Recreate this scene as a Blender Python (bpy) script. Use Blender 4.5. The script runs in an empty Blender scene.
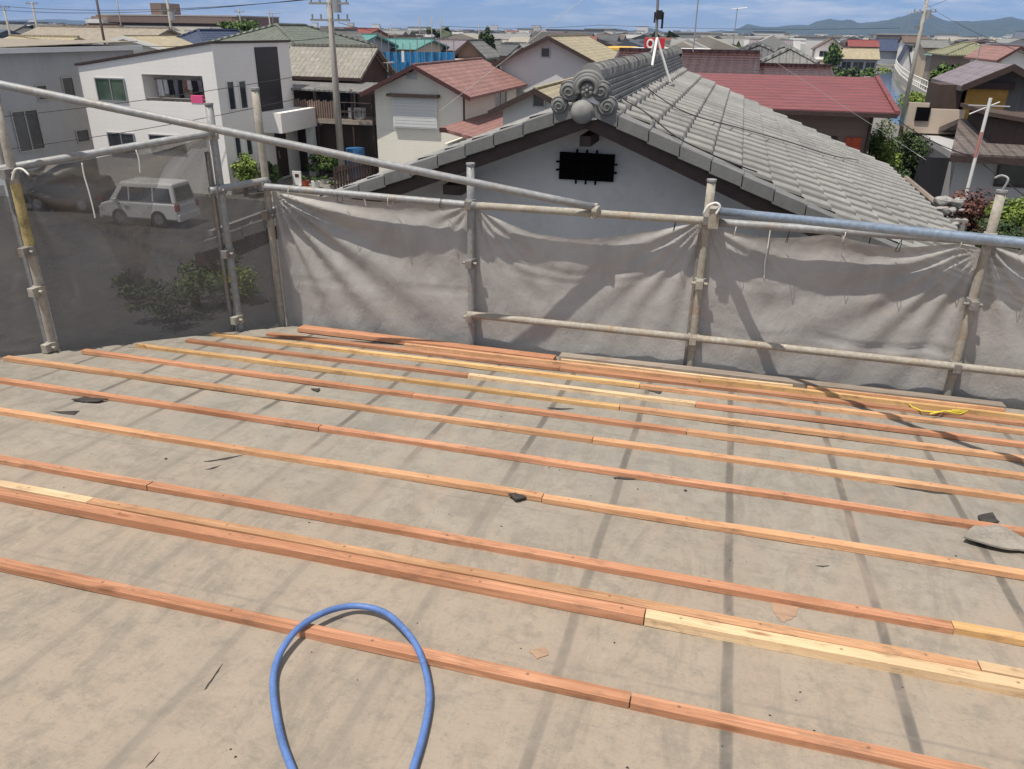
import bpy, bmesh, math, random
from mathutils import Vector, Matrix, noise
R = math.radians
rnd = random.Random(7)
S = bpy.context.scene
C = S.collection
EYE = 6.8                                   # camera height above the street

# ------------------------------------------------------------------ camera
F_PX, CX, CY = 778.0, 512.0, 384.5
PITCH, ROLL, AZ = R(24.5), R(0.8), R(15.0)   # world x runs along the eaves, world y down the roof slope
sa, ca, sp, cp = math.sin(AZ), math.cos(AZ), math.sin(PITCH), math.cos(PITCH)
Fw = Vector((-sa*cp, ca*cp, -sp)); X0 = Vector((ca, sa, 0)); U0 = Vector((-sa*sp, ca*sp, cp))
Xc = X0*math.cos(ROLL) + U0*math.sin(ROLL); Uc = -X0*math.sin(ROLL) + U0*math.cos(ROLL)
cam = bpy.data.cameras.new('camera'); co = bpy.data.objects.new('camera', cam); C.objects.link(co)
m = Matrix((Xc, Uc, -Fw)).transposed().to_4x4(); m.translation = Vector((0, 0, EYE)); co.matrix_world = m
cam.sensor_width = 36; cam.lens = F_PX/1024*36; cam.clip_end = 40000; cam.clip_start = 0.05
S.camera = co

def ray(px, py): return Fw + Xc*((px-CX)/F_PX) + Uc*((CY-py)/F_PX)
def at(px, py, D):                           # the point at distance D along y seen there
    v = ray(px, py); return Vector((0, 0, EYE)) + v*(D/v.y)
def ground(px, py, z=0.0):
    v = ray(px, py); return Vector((0, 0, EYE)) + v*((z-EYE)/v.z)

# ------------------------------------------------------------------ mesh builder
class MB:
    def __init__(s): s.v = []; s.f = []
    def add(s, vs, fs):
        o = len(s.v); s.v += [tuple(p) for p in vs]; s.f += [tuple(i+o for i in f) for f in fs]; return s
    def box(s, a, b):
        x0, y0, z0 = (min(a[i], b[i]) for i in range(3)); x1, y1, z1 = (max(a[i], b[i]) for i in range(3))
        return s.add([(x0,y0,z0),(x1,y0,z0),(x1,y1,z0),(x0,y1,z0),(x0,y0,z1),(x1,y0,z1),(x1,y1,z1),(x0,y1,z1)],
                     [(0,3,2,1),(4,5,6,7),(0,1,5,4),(1,2,6,5),(2,3,7,6),(3,0,4,7)])
    def slab(s, q, t):                       # quad (counter-clockwise from above) thickened downwards
        q = [Vector(p) for p in q]; n = len(q); lo = [p - Vector((0,0,t)) for p in q]
        return s.add(q+lo, [tuple(range(n)), tuple(range(2*n-1, n-1, -1))] + [(i, i+n, (i+1)%n+n, (i+1)%n) for i in range(n)])
    def prism(s, poly, axis, a, b):          # polygon in the plane across axis, from a to b
        def mk(p, t): return (t,p[0],p[1]) if axis == 0 else ((p[0],t,p[1]) if axis == 1 else (p[0],p[1],t))
        n = len(poly)
        return s.add([mk(p,a) for p in poly]+[mk(p,b) for p in poly],
                     [tuple(range(n-1,-1,-1)), tuple(range(n,2*n))] + [(i,(i+1)%n,(i+1)%n+n,i+n) for i in range(n)])
    def tube(s, pts, r, seg=10, cap=True):
        pts = [Vector(p) for p in pts]; n = len(pts); rs = r if isinstance(r, (list,tuple)) else [r]*n
        t0 = (pts[1]-pts[0]).normalized(); up = Vector((0,0,1)) if abs(t0.z) < .9 else Vector((0,1,0))
        side = t0.cross(up).normalized(); vs = []
        for i in range(n):
            t = (pts[min(i+1,n-1)]-pts[max(i-1,0)]).normalized()
            side = (side - t*side.dot(t)).normalized(); w = side.cross(t)
            for k in range(seg):
                a = 2*math.pi*k/seg; vs.append(pts[i]+(side*math.cos(a)+w*math.sin(a))*rs[i])
        fs = [(i*seg+k, i*seg+(k+1)%seg, (i+1)*seg+(k+1)%seg, (i+1)*seg+k) for i in range(n-1) for k in range(seg)]
        if cap: fs += [tuple(range(seg-1,-1,-1)), tuple(range((n-1)*seg, n*seg))]
        return s.add(vs, fs)
    def ball(s, c, r, sx=1, sy=1, sz=1, nu=12, nv=8):
        vs = []; fs = []
        for j in range(nv+1):
            th = math.pi*j/nv
            for i in range(nu):
                ph = 2*math.pi*i/nu
                vs.append((c[0]+r*sx*math.sin(th)*math.cos(ph), c[1]+r*sy*math.sin(th)*math.sin(ph), c[2]+r*sz*math.cos(th)))
        for j in range(nv):
            for i in range(nu):
                fs.append((j*nu+i, (j+1)*nu+i, (j+1)*nu+(i+1)%nu, j*nu+(i+1)%nu))
        return s.add(vs, fs)
    def build(s, name, mat, parent=None, smooth=False, bevel=0, kind=None, base=None):
        root = parent
        while root is not None and root.parent is not None: root = root.parent
        if root is not None: o0 = Vector(root.location)
        elif base is not None: o0 = Vector(base)
        else:
            n = len(s.v); o0 = Vector((sum(p[0] for p in s.v)/n, sum(p[1] for p in s.v)/n, min(p[2] for p in s.v)))
        me = bpy.data.meshes.new(name)
        me.from_pydata([tuple(Vector(p)-o0) for p in s.v], [], s.f)
        bm = bmesh.new(); bm.from_mesh(me); bmesh.ops.remove_doubles(bm, verts=bm.verts, dist=1e-6)
        bmesh.ops.recalc_face_normals(bm, faces=bm.faces); bm.to_mesh(me); bm.free()
        if smooth:
            for p in me.polygons: p.use_smooth = True
        me.materials.append(mat)
        o = bpy.data.objects.new(name, me); C.objects.link(o)
        if parent is not None: o.parent = parent
        else: o.location = o0
        if bevel:
            b = o.modifiers.new('bevel', 'BEVEL'); b.width = bevel; b.segments = 2; b.limit_method = 'ANGLE'
        if kind: o['kind'] = kind
        return o

def tag(o, label, cat, group=None):
    o['label'] = label; o['category'] = cat
    if group: o['group'] = group
    return o
def thing(name, label, cat, loc, group=None, rz=0):
    o = bpy.data.objects.new(name, None); o.empty_display_size = .2; C.objects.link(o)
    o.location = loc; o.rotation_euler = (0, 0, rz); return tag(o, label, cat, group)

# ------------------------------------------------------------------ materials
def lin(c): return tuple(((x/255)/12.92 if x/255 <= .04045 else ((x/255+.055)/1.055)**2.4) for x in c)
class NT:
    def __init__(s, name):
        s.m = bpy.data.materials.new(name); s.m.use_nodes = True; s.t = s.m.node_tree
        s.b = s.t.nodes['Principled BSDF']; s.out = s.t.nodes['Material Output']
    def n(s, typ, **kw):
        x = s.t.nodes.new(typ)
        for k, v in kw.items():
            if k.startswith('i_'): x.inputs[k[2:].replace('_', ' ')].default_value = v
            else: setattr(x, k, v)
        return x
    def l(s, a, b): s.t.links.new(a, b)
    def co(s, scale=(1,1,1), kind='Object', rot=(0,0,0)):
        c = s.n('ShaderNodeTexCoord'); mp = s.n('ShaderNodeMapping'); mp.inputs['Scale'].default_value = scale
        mp.inputs['Rotation'].default_value = rot
        s.l(c.outputs[kind], mp.inputs['Vector']); return mp.outputs[0]
    def noise(s, vec, scale, detail=4, rough=.55, dist=0):
        x = s.n('ShaderNodeTexNoise'); x.inputs['Scale'].default_value = scale; x.inputs['Detail'].default_value = detail
        x.inputs['Roughness'].default_value = rough; x.inputs['Distortion'].default_value = dist
        s.l(vec, x.inputs['Vector']); return x.outputs['Fac']
    def ramp(s, fac, stops, interp='LINEAR'):
        x = s.n('ShaderNodeValToRGB'); x.color_ramp.interpolation = interp; e = x.color_ramp.elements
        while len(e) < len(stops): e.new(.5)
        for el, (p, c) in zip(e, stops):
            el.position = p; el.color = (*(c if not isinstance(c, (int, float)) else (c,c,c)), 1)
        s.l(fac, x.inputs['Fac']); return x.outputs['Color']
    def mix(s, fac, a, b, mode='MIX'):
        x = s.n('ShaderNodeMix', data_type='RGBA', blend_type=mode)
        for i, v in ((0, fac), (6, a), (7, b)):
            if hasattr(v, 'node'): s.l(v, x.inputs[i])
            elif i == 0: x.inputs[0].default_value = v
            else: x.inputs[i].default_value = (*v, 1)
        return x.outputs[2]
    def math(s, op, a, b=None, c=None, clamp=False):
        x = s.n('ShaderNodeMath', operation=op, use_clamp=clamp)
        for i, v in enumerate((a, b, c)):
            if v is None: continue
            if hasattr(v, 'node'): s.l(v, x.inputs[i])
            else: x.inputs[i].default_value = v
        return x.outputs[0]
    def bump(s, h, strength=.3, dist=.01, prev=None):
        x = s.n('ShaderNodeBump'); x.inputs['Strength'].default_value = strength; x.inputs['Distance'].default_value = dist
        s.l(h, x.inputs['Height'])
        if prev is not None: s.l(prev, x.inputs['Normal'])
        s.l(x.outputs[0], s.b.inputs['Normal']); return x.outputs[0]
    def col(s, c):
        if hasattr(c, 'node'): s.l(c, s.b.inputs['Base Color'])
        else: s.b.inputs['Base Color'].default_value = (*c, 1)
    def rough(s, v): s.b.inputs['Roughness'].default_value = v; return s

def plain(name, c, rough=.7, var=.18, scale=6, metal=0, bump=.15, bscale=60, spec=.4, stretch=(1,1,1)):
    t = NT(name); v = t.co(stretch); n1 = t.noise(v, scale, 5, .6); n2 = t.noise(v, scale*9, 3, .6)
    k = t.math('ADD', t.math('MULTIPLY', n1, .65), t.math('MULTIPLY', n2, .35))
    t.col(t.ramp(k, [(.28, tuple(x*(1-var*1.6) for x in c)), (.5, c), (.74, tuple(min(1, x*(1+var)) for x in c))]))
    t.b.inputs['Metallic'].default_value = metal; t.rough(rough); t.b.inputs['Specular IOR Level'].default_value = spec
    if bump: t.bump(t.noise(v, bscale, 3), bump, .004)
    return t.m

def wood(name, pale, dark, knot=(.13,.05,.02)):
    t = NT(name); v = t.co((1.0, 1, 1)); oi = t.n('ShaderNodeObjectInfo')
    off = t.n('ShaderNodeVectorMath', operation='ADD'); cmb = t.n('ShaderNodeCombineXYZ')
    for i in range(3): t.l(t.math('MULTIPLY', oi.outputs['Random'], 37.0+i*11), cmb.inputs[i])
    t.l(v, off.inputs[0]); t.l(cmb.outputs[0], off.inputs[1]); v = off.outputs[0]
    def st(sc):
        mp = t.n('ShaderNodeMapping'); mp.inputs['Scale'].default_value = sc; t.l(v, mp.inputs['Vector']); return mp.outputs[0]
    g = t.noise(st((1.3, 60, 60)), 1.0, 6, .68, .8); g2 = t.noise(st((.7, 7, 7)), 1.0, 4); g3 = t.noise(st((14, 90, 90)), 1.0, 3, .7)
    mid = tuple((a+b)/2 for a, b in zip(pale, dark))
    base = t.ramp(g, [(.32, tuple(x*.58 for x in dark)), (.43, mid), (.50, tuple(x*.85 for x in dark)), (.58, pale), (.66, mid), (.74, tuple(min(1, x*1.15) for x in pale))])
    base = t.mix(t.math('MULTIPLY', t.ramp(g2, [(.35, 0.0), (.7, 1.0)]), .55), base, tuple(x*.78 for x in dark))
    hue = t.ramp(oi.outputs['Random'], [(0, (.82,.80,.78)), (1, (1.08,1.05,1.02))]); base = t.mix(1, base, hue, 'MULTIPLY')
    vo = t.n('ShaderNodeTexVoronoi'); vo.inputs['Scale'].default_value = 1.0; t.l(st((2.4, 9, 9)), vo.inputs['Vector'])
    kn = t.ramp(vo.outputs['Distance'], [(.05, .85), (.13, 0.0)]); base = t.mix(kn, base, (.25,.11,.055))
    d = t.noise(st((9, 22, 22)), 1.0, 5, .7); base = t.mix(t.ramp(d, [(.52, 0.0), (.70, .6)]), base, (.20,.12,.08)); base = t.mix(t.ramp(g3, [(.60, 0.0), (.78, .4)]), base, (.24,.14,.09))
    tc_ = t.n('ShaderNodeTexCoord'); se = t.n('ShaderNodeSeparateXYZ'); t.l(tc_.outputs['Object'], se.inputs[0])
    kx = t.math('PINGPONG', t.math('ADD', se.outputs[0], t.math('MULTIPLY', oi.outputs['Random'], .4)), .2425); ky = t.math('SUBTRACT', se.outputs[1], .004)
    dd = t.math('SQRT', t.math('ADD', t.math('MULTIPLY', kx, kx), t.math('MULTIPLY', ky, ky))); base = t.mix(t.ramp(dd, [(.0028, .9), (.0048, 0.0)]), base, (.06,.05,.045))
    lt = t.noise(st((1.1, .5, .5)), 1.0, 3); base = t.mix(1, base, t.ramp(lt, [(.3, (.74,.70,.66)), (.5, (1,1,1)), (.7, (1.16,1.16,1.14))]), 'MULTIPLY')
    t.col(base); t.rough(.72); t.b.inputs['Specular IOR Level'].default_value = .25; t.bump(g, .35, .002)
    return t.m

M = {}
M['wood_red'] = wood('red cedar batten', (.62,.345,.215), (.49,.235,.135))
M['wood_orange'] = wood('orange fir batten', (.70,.44,.26), (.56,.305,.165))
M['wood_yellow'] = wood('yellow fir batten', (.76,.53,.27), (.65,.40,.18))
M['wood_pale'] = wood('pale fir batten', (.80,.63,.42), (.70,.50,.30))
M['wood_old'] = wood('old grey board', (.42,.38,.34), (.30,.26,.22))

def deck_material():
    t = NT('old roofing felt'); v = t.co(); sep = t.n('ShaderNodeSeparateXYZ'); t.l(v, sep.inputs[0])
    x, y = sep.outputs[0], sep.outputs[1]
    n1 = t.noise(v, 1.1, 9, .66, .6); n2 = t.noise(t.co((9, 1.3, 1)), 1.0, 9, .70, .7); n3 = t.noise(v, 11, 8, .74); n4 = t.noise(v, 75, 4, .75)
    c = t.ramp(n1, [(.32, (.205,.197,.178)), (.50, (.265,.248,.216)), (.68, (.315,.285,.24))])
    # the sheets nearer the ridge were laid later and are browner
    near = t.ramp(t.math('ADD', t.math('MULTIPLY', y, .35), t.math('MULTIPLY', n1, .5)), [(.62, 1.0), (1.02, 0.0)]); c = t.mix(t.math('MULTIPLY', near, .75), c, (.345,.278,.212))
    c = t.mix(t.ramp(n2, [(.46, 0.0), (.66, .45)]), c, (.345,.30,.243))
    c = t.mix(t.ramp(t.noise(t.co((3.6, 1.0, 1)), 1.5, 9, .72, 1.2), [(.50, 0.0), (.63, .5)]), c, (.175,.157,.132))
    c = t.mix(t.ramp(n3, [(.36, .6), (.52, 0.0)]), c, (.20,.178,.148)); c = t.mix(t.ramp(n4, [(.56, 0.0), (.74, .55)]), c, (.15,.135,.12))
    c = t.mix(t.ramp(n4, [(.26, .4), (.40, 0.0)]), c, (.43,.39,.33))
    sc = t.noise(t.co((2.5, 34, 1), rot=(0,0,.5)), 1.0, 5, .7, .4); c = t.mix(t.ramp(sc, [(.66, 0.0), (.76, .5)]), c, (.21,.19,.165))
    # joint marks of the old seams, one every 0.485 m, worn away in places
    wob = t.math('MULTIPLY', t.math('SUBTRACT', t.noise(t.co((.4, .4, 1)), 3.0, 4), .5), .035)
    k = t.math('PINGPONG', t.math('ADD', t.math('ADD', x, .34), wob), .2425)
    line = t.ramp(k, [(.007, 1.0), (.014, .85), (.019, 0.0)])
    wear = t.ramp(t.noise(t.co((2.2, 3.0, 1)), 1.0, 4, .6, .3), [(.34, .50), (.50, 1.0)])
    fade = t.math('MAXIMUM', t.ramp(t.math('ADD', t.math('MULTIPLY', x, .5), 1.0), [(.24, .25), (.44, 1.0)]), t.ramp(t.math('MULTIPLY', y, .25), [(.42, 0.0), (.56, 1.0)]))
    c = t.mix(t.math('MULTIPLY', t.math('MULTIPLY', line, wear), fade), c, (.105,.095,.085))
    halo = t.ramp(k, [(.015, .5), (.07, 0.0)]); c = t.mix(t.math('MULTIPLY', halo, n3), c, (.24,.21,.175))
    # laps of the felt, across the slope
    ky = t.math('PINGPONG', t.math('ADD', t.math('ADD', y, .17), t.math('MULTIPLY', wob, .6)), .455)
    lap = t.ramp(ky, [(.002, .6), (.010, 0.0)]); c = t.mix(t.math('MULTIPLY', lap, t.ramp(n1, [(.4, .1), (.6, 1.0)])), c, (.20,.18,.155))
    # old nail holes
    vo = t.n('ShaderNodeTexVoronoi'); vo.inputs['Scale'].default_value = 5.5; t.l(v, vo.inputs['Vector'])
    c = t.mix(t.ramp(vo.outputs['Distance'], [(.018, .8), (.03, 0.0)]), c, (.10,.085,.07))
    c = t.mix(t.ramp(t.noise(t.co((1.6, .7, 1)), 2.2, 6, .62, 1.6), [(.54, 0.0), (.68, .45)]), c, (.34,.265,.21))
    c = t.mix(t.ramp(t.noise(t.co((24, 3.5, 1)), 1.0, 5, .7, .5), [(.58, 0.0), (.74, .45)]), c, (.22,.20,.17))
    t.col(c); t.rough(.85); t.b.inputs['Specular IOR Level'].default_value = .25
    b1 = t.bump(t.noise(t.co((2.0, 5, 1)), 1.6, 5, .6, .8), .35, .02); t.bump(n3, .35, .006, b1)
    return t.m
M['deck'] = deck_material()

def net_material(name, c, alpha, warm=.0):
    t = NT(name); v = t.co(); n1 = t.noise(v, 2.3, 5, .65, .6); n2 = t.noise(v, 260, 2)
    sheetc = t.ramp(n1, [(.3, tuple(x*.80 for x in c)), (.55, c), (.8, tuple(x*1.14 for x in c))])
    sheetc = t.mix(t.ramp(t.noise(t.co((1, 1, 3)), 1.5, 4, .6, .5), [(.52, 0.0), (.75, .35)]), sheetc, (.42,.36,.28))
    t.col(sheetc); t.rough(.62); t.b.inputs['Specular IOR Level'].default_value = .3
    cr = t.noise(t.co((1.6, 1, 1)), 7, 8, .68, .25); b1 = t.bump(cr, .4, .025); t.bump(n2, .25, .002, b1)
    tr = t.n('ShaderNodeBsdfTransparent'); mx = t.n('ShaderNodeMixShader')
    a = t.math('ADD', alpha-.06, t.math('MULTIPLY', n1, .12)); t.l(a, mx.inputs[0])
    t.l(tr.outputs[0], mx.inputs[1]); t.l(t.b.outputs[0], mx.inputs[2]); t.l(mx.outputs[0], t.out.inputs['Surface'])
    return t.m
M['net'] = net_material('grey scaffold mesh', (.405,.392,.378), .88)
M['net_tan'] = net_material('thin tan scaffold mesh', (.27,.235,.185), .40)
M['net_open_shaded'] = net_material('shaded open scaffold mesh', (.135,.13,.125), .70)  # left nets: more see-through, colour darkened because the sun misses them

def steel(name, c, rust=.5, metal=.55, rough=.5):
    t = NT(name); v = t.co(); n1 = t.noise(v, 7, 6, .7); n2 = t.noise(v, 38, 4, .65)
    b = t.ramp(n2, [(.3, tuple(x*.75 for x in c)), (.55, c), (.8, tuple(min(1, x*1.25) for x in c))])
    b = t.mix(t.ramp(n1, [(.50, 0.0), (.70, rust)]), b, (.26,.17,.095)); b = t.mix(t.ramp(n2, [(.60, 0.0), (.78, .8*rust)]), b, (.62,.58,.50))
    t.col(b); t.b.inputs['Metallic'].default_value = metal; t.rough(rough); t.bump(n2, .25, .002); return t.m
M['steel'] = steel('galvanised pipe', (.30,.31,.315), .45, .25, .6)
M['steel_tan'] = steel('cement splashed pipe', (.36,.335,.285), .6, .1, .75)
M['steel_blue'] = steel('new galvanised pipe', (.30,.37,.46), .15, .6, .4)
M['steel_dark'] = steel('cast coupler', (.26,.25,.24), .6, .4, .6)
M['yellow_paint'] = plain('worn yellow paint', (.36,.29,.13), .7, .6, 9)

def tile(name, c, axis='x', pitch=.27, course=.28, strength=.9, rough=.6, var=.25, spec=.4, brick=.7):
    t = NT(name); v = t.co(); sep = t.n('ShaderNodeSeparateXYZ'); t.l(v, sep.inputs[0])
    u = sep.outputs[0] if axis == 'x' else sep.outputs[1]; w = sep.outputs[1] if axis == 'x' else sep.outputs[0]
    su = t.math('SINE', t.math('MULTIPLY', u, 2*math.pi/pitch)); sw = t.math('PINGPONG', w, course/2)
    n1 = t.noise(v, 1.2, 5, .6); n2 = t.noise(v, 7, 4)
    k = t.math('ADD', t.math('MULTIPLY', n1, .5), t.math('MULTIPLY', n2, .5))
    cc = t.ramp(k, [(.3, tuple(x*(1-var) for x in c)), (.5, c), (.7, tuple(min(1, x*(1+var)) for x in c))])
    # each tile is fired a little differently
    br = t.n('ShaderNodeTexBrick'); br.inputs['Scale'].default_value = 1; br.inputs['Brick Width'].default_value = pitch; br.inputs['Row Height'].default_value = course
    br.inputs['Mortar Size'].default_value = .012; br.inputs['Color1'].default_value = (1,1,1,1); br.inputs['Color2'].default_value = (.72,.72,.72,1); br.inputs['Mortar'].default_value = (.5,.5,.5,1)
    cb = t.n('ShaderNodeCombineXYZ'); t.l(u, cb.inputs[0]); t.l(w, cb.inputs[1]); t.l(cb.outputs[0], br.inputs['Vector'])
    t.col(t.mix(brick, cc, br.outputs['Color'], 'MULTIPLY'))
    h = t.math('ADD', su, t.math('MULTIPLY', sw, 6.0)); t.bump(h, strength, .03); t.rough(rough); t.b.inputs['Specular IOR Level'].default_value = spec
    return t.m
for nm, c in dict(grey=(.21,.21,.20), tan=(.33,.285,.225), stone=(.30,.285,.245), brown=(.16,.11,.085), darkgrey=(.115,.12,.125), green=(.15,.17,.14), teal=(.12,.30,.28), navy=(.05,.07,.13),
                  pink=(.31,.165,.145), purple=(.23,.20,.22), khaki=(.25,.25,.15), beige=(.42,.36,.24), shingle=(.15,.125,.115), wine=(.26,.07,.06)).items():
    M['tx_'+nm] = tile(nm+' roof', c, 'x'); M['ty_'+nm] = tile(nm+' roof turned', c, 'y')
M['glazed'] = tile('glazed dark brown tiles', (.060,.026,.024), 'x', .34, .34, 1.0, .25, .4, .6, .15)
def metal_roof(name, c, pitch):
    t = NT(name); v = t.co(); sep = t.n('ShaderNodeSeparateXYZ'); t.l(v, sep.inputs[0])
    k = t.math('PINGPONG', sep.outputs[1], pitch/2); n1 = t.noise(t.co((1.5, 6, 1)), 1.0, 5)
    cc = t.ramp(n1, [(.3, tuple(x*.8 for x in c)), (.7, tuple(x*1.2 for x in c))]); cc = t.mix(t.ramp(k, [(.0, .75), (.045, 0.0)]), cc, tuple(x*.35 for x in c))
    t.col(cc); t.rough(.5); t.bump(k, 1.0, .5); return t.m
M['red_metal'] = metal_roof('red ribbed sheet roof', (.20,.052,.054), .36)

def siding(name, c, pitch=.2, var=.08, rough=.7, vert=False):
    t = NT(name); v = t.co(); sep = t.n('ShaderNodeSeparateXYZ'); t.l(v, sep.inputs[0])
    w = t.math('ADD', sep.outputs[0], sep.outputs[1]) if vert else sep.outputs[2]
    k = t.math('PINGPONG', w, pitch/2); n1 = t.noise(v, .9, 5, .6); n2 = t.noise(t.co((6, 6, .7)), 1.0, 5, .6)
    cc = t.ramp(t.math('ADD', t.math('MULTIPLY', n1, .5), t.math('MULTIPLY', n2, .5)), [(.3, tuple(x*(1-(var*2 if max(c) < .5 else .05)) for x in c)), (.6, c), (.8, tuple(min(1, x*(1+var)) for x in c))])
    cc = t.mix(t.ramp(k, [(.0, .4 if max(c) < .3 else .12), (.012, 0.0)]), cc, tuple(x*.5 for x in c)); t.col(cc); t.rough(rough); t.bump(t.ramp(k, [(0, 0.0), (.02, 1.0)]), .2, .004); return t.m
for nm, c in dict(white=(.84,.81,.77), cream=(.78,.75,.66), grey=(.43,.43,.44), beige=(.56,.47,.38), pale=(.62,.63,.635), brownish=(.22,.155,.125), tanw=(.48,.40,.30), bluegrey=(.36,.40,.46)).items():
    M['w_'+nm] = siding(nm+' siding', c)
M['w_wood'] = siding('dark stained boards', (.085,.055,.042), .14, .25, .8, True)
M['w_black'] = siding('black panel', (.022,.021,.026), .3, .15, .5, True)
M['w_greyboard'] = siding('grey weathered boards', (.17,.165,.165), .18, .25, .8, True)
M['plaster'] = plain('pale grey lime plaster', (.70,.70,.70), .9, .10, 1.5, bump=.15, bscale=30)
M['trim_dark'] = plain('dark brown trim', (.055,.035,.030), .6, .3, 8)
M['trim_wine'] = plain('wine red trim', (.075,.030,.028), .5, .2, 6)
M['trim_white'] = plain('white trim', (.74,.73,.70), .5, .06, 6)
M['alu'] = plain('window aluminium', (.42,.42,.42), .4, .08, 8, .6)
def glass(name, c, rough=.06):
    t = NT(name); n1 = t.noise(t.co(), 1.6, 3); t.col(t.ramp(n1, [(.3, tuple(x*.6 for x in c)), (.7, tuple(x*1.5 for x in c))])); t.rough(rough); t.b.inputs['Specular IOR Level'].default_value = .8; return t.m
M['glass'] = glass('dark window glass', (.035,.042,.05)); M['glass_green'] = glass('glass over green curtain', (.06,.10,.075)); M['void'] = plain('unlit opening', (.006,.005,.006), .95, .1, 5, bump=0, spec=.05)
M['concrete'] = plain('concrete', (.40,.385,.36), .9, .2, 3)
M['block'] = plain('grey block wall', (.30,.29,.28), .9, .25, 4)
M['asphalt'] = plain('asphalt', (.062,.062,.064), .9, .25, 2.5, bump=.4, bscale=120)
M['hedge_red'] = None

def ground_material():
    t = NT('town ground'); v = t.co(); n1 = t.noise(v, .035, 6, .65, .4); n2 = t.noise(v, .6, 6, .65)
    c = t.ramp(n1, [(.38, (.055,.075,.035)), (.47, (.13,.125,.11)), (.55, (.21,.20,.18)), (.68, (.095,.094,.095))])
    c = t.mix(t.ramp(n2, [(.4, .0), (.7, .5)]), c, (.11,.105,.09)); t.col(c); t.rough(.95); t.bump(n2, .3, .05); return t.m
M['ground'] = ground_material()
def leaf_mat(name, a, b, c):
    t = NT(name); g = t.n('ShaderNodeNewGeometry'); n1 = t.noise(t.co(), 1.4, 3)
    k = t.math('ADD', t.math('MULTIPLY', g.outputs['Random Per Island'], .6), t.math('MULTIPLY', n1, .5))
    t.col(t.ramp(k, [(.2, a), (.55, b), (.9, c)])); t.rough(.6); t.b.inputs['Specular IOR Level'].default_value = .3
    t.b.inputs['Subsurface Weight'].default_value = 0; return t.m
M['leaf'] = leaf_mat('green leaves', (.030,.060,.016), (.065,.115,.026), (.13,.19,.045))
M['leaf_dark'] = leaf_mat('dark evergreen leaves', (.016,.032,.012), (.034,.060,.020), (.075,.11,.035))
M['leaf_lime'] = leaf_mat('lime green leaves', (.075,.12,.020), (.15,.21,.035), (.26,.33,.07))
M['leaf_red'] = leaf_mat('red brown leaves', (.050,.020,.018), (.11,.045,.036), (.18,.085,.06))
M['bark'] = plain('bark', (.10,.075,.055), .9, .3, 12)
def island_mat(name, stops):
    t = NT(name); g = t.n('ShaderNodeNewGeometry'); n1 = t.noise(t.co(), .5, 4)
    c = t.ramp(g.outputs['Random Per Island'], stops, 'CONSTANT'); t.col(t.mix(t.math('MULTIPLY', n1, .5), c, (.2,.2,.2), 'MULTIPLY')); t.rough(.8); return t.m
M['town_wall'] = island_mat('far town walls', [(0,(.66,.62,.55)),(.18,(.36,.32,.28)),(.30,(.78,.77,.74)),(.52,(.22,.19,.165)),(.64,(.60,.55,.47)),(.76,(.80,.79,.77)),(.88,(.34,.37,.42))])
M['town_roof'] = island_mat('far town roofs', [(0,(.10,.105,.11)),(.20,(.26,.26,.255)),(.38,(.075,.07,.07)),(.50,(.36,.33,.28)),(.60,(.13,.10,.085)),(.70,(.08,.10,.14)),(.80,(.40,.40,.39)),(.87,(.20,.085,.07)),(.91,(.17,.17,.16)),(.96,(.12,.22,.21))])
def hill_material():
    t = NT('forested hills'); n1 = t.noise(t.co(), .012, 8, .7, .3); t.col(t.ramp(n1, [(.35, (.020,.036,.014)), (.55, (.045,.068,.026)), (.75, (.09,.10,.05))])); t.rough(.95); t.bump(n1, .8, 30); return t.m
M['hill'] = hill_material()
def water_material():
    t = NT('canal water'); n1 = t.noise(t.co((1,1,1)), .8, 4); t.col((.035,.065,.075)); t.rough(.08); t.b.inputs['Specular IOR Level'].default_value = .8; t.bump(n1, .18, .05); return t.m
M['water'] = water_material()
M['white_paint'] = plain('white vehicle paint', (.80,.80,.79), .25, .03, 3, bump=0, spec=.6)
M['black_paint'] = plain('dark vehicle paint', (.022,.024,.03), .25, .1, 3, bump=0, spec=.6)
M['rubber'] = plain('tyre rubber', (.022,.022,.022), .8, .2, 10)
M['rim'] = plain('wheel rim', (.42,.42,.43), .35, .1, 8, .8)
M['lamp_red'] = plain('red lamp lens', (.35,.02,.02), .2, .05, 8, bump=0)
M['lamp_clear'] = plain('clear lamp lens', (.62,.62,.62), .15, .05, 8, bump=0)
M['hose'] = plain('blue hose', (.095,.175,.40), .5, .30, 9, bump=.1, bscale=90, spec=.4)
M['black_rubber'] = plain('black cable', (.014,.014,.015), .6, .1, 8)
M['white_cord'] = plain('white cord', (.72,.70,.66), .8, .1, 20)
M['yellow_cord'] = plain('yellow cord', (.62,.50,.06), .7, .15, 20)
M['felt_black'] = plain('torn black felt', (.048,.043,.038), .85, .4, 12, bump=.6, bscale=40)
M['felt_grey'] = plain('curled grey felt', (.27,.245,.21), .85, .3, 9, bump=.6, bscale=30)
M['bare_wood'] = plain('bare sheathing', (.36,.235,.16), .85, .25, 6, stretch=(1,8,8))
M['tarp'] = plain('blue tarpaulin', (.03,.20,.44), .5, .3, .9, bump=.7, bscale=4)
M['red_sign'] = plain('red sign', (.55,.03,.035), .5, .08, 4); M['orange_sign'] = plain('yellow fascia sign', (.72,.42,.06), .5, .1, 3)
M['faded_red'] = plain('faded red paint', (.42,.20,.17), .6, .2, 6)
M['ochre'] = plain('ochre wall panel', (.45,.26,.06), .8, .2, 3); M['red_panel'] = plain('red brick panel', (.42,.075,.035), .8, .3, 8)
M['pole_conc'] = plain('concrete utility pole', (.36,.335,.30), .85, .15, 4)
M['blue_plastic'] = plain('blue plastic', (.04,.16,.36), .5, .2, 4)
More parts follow.
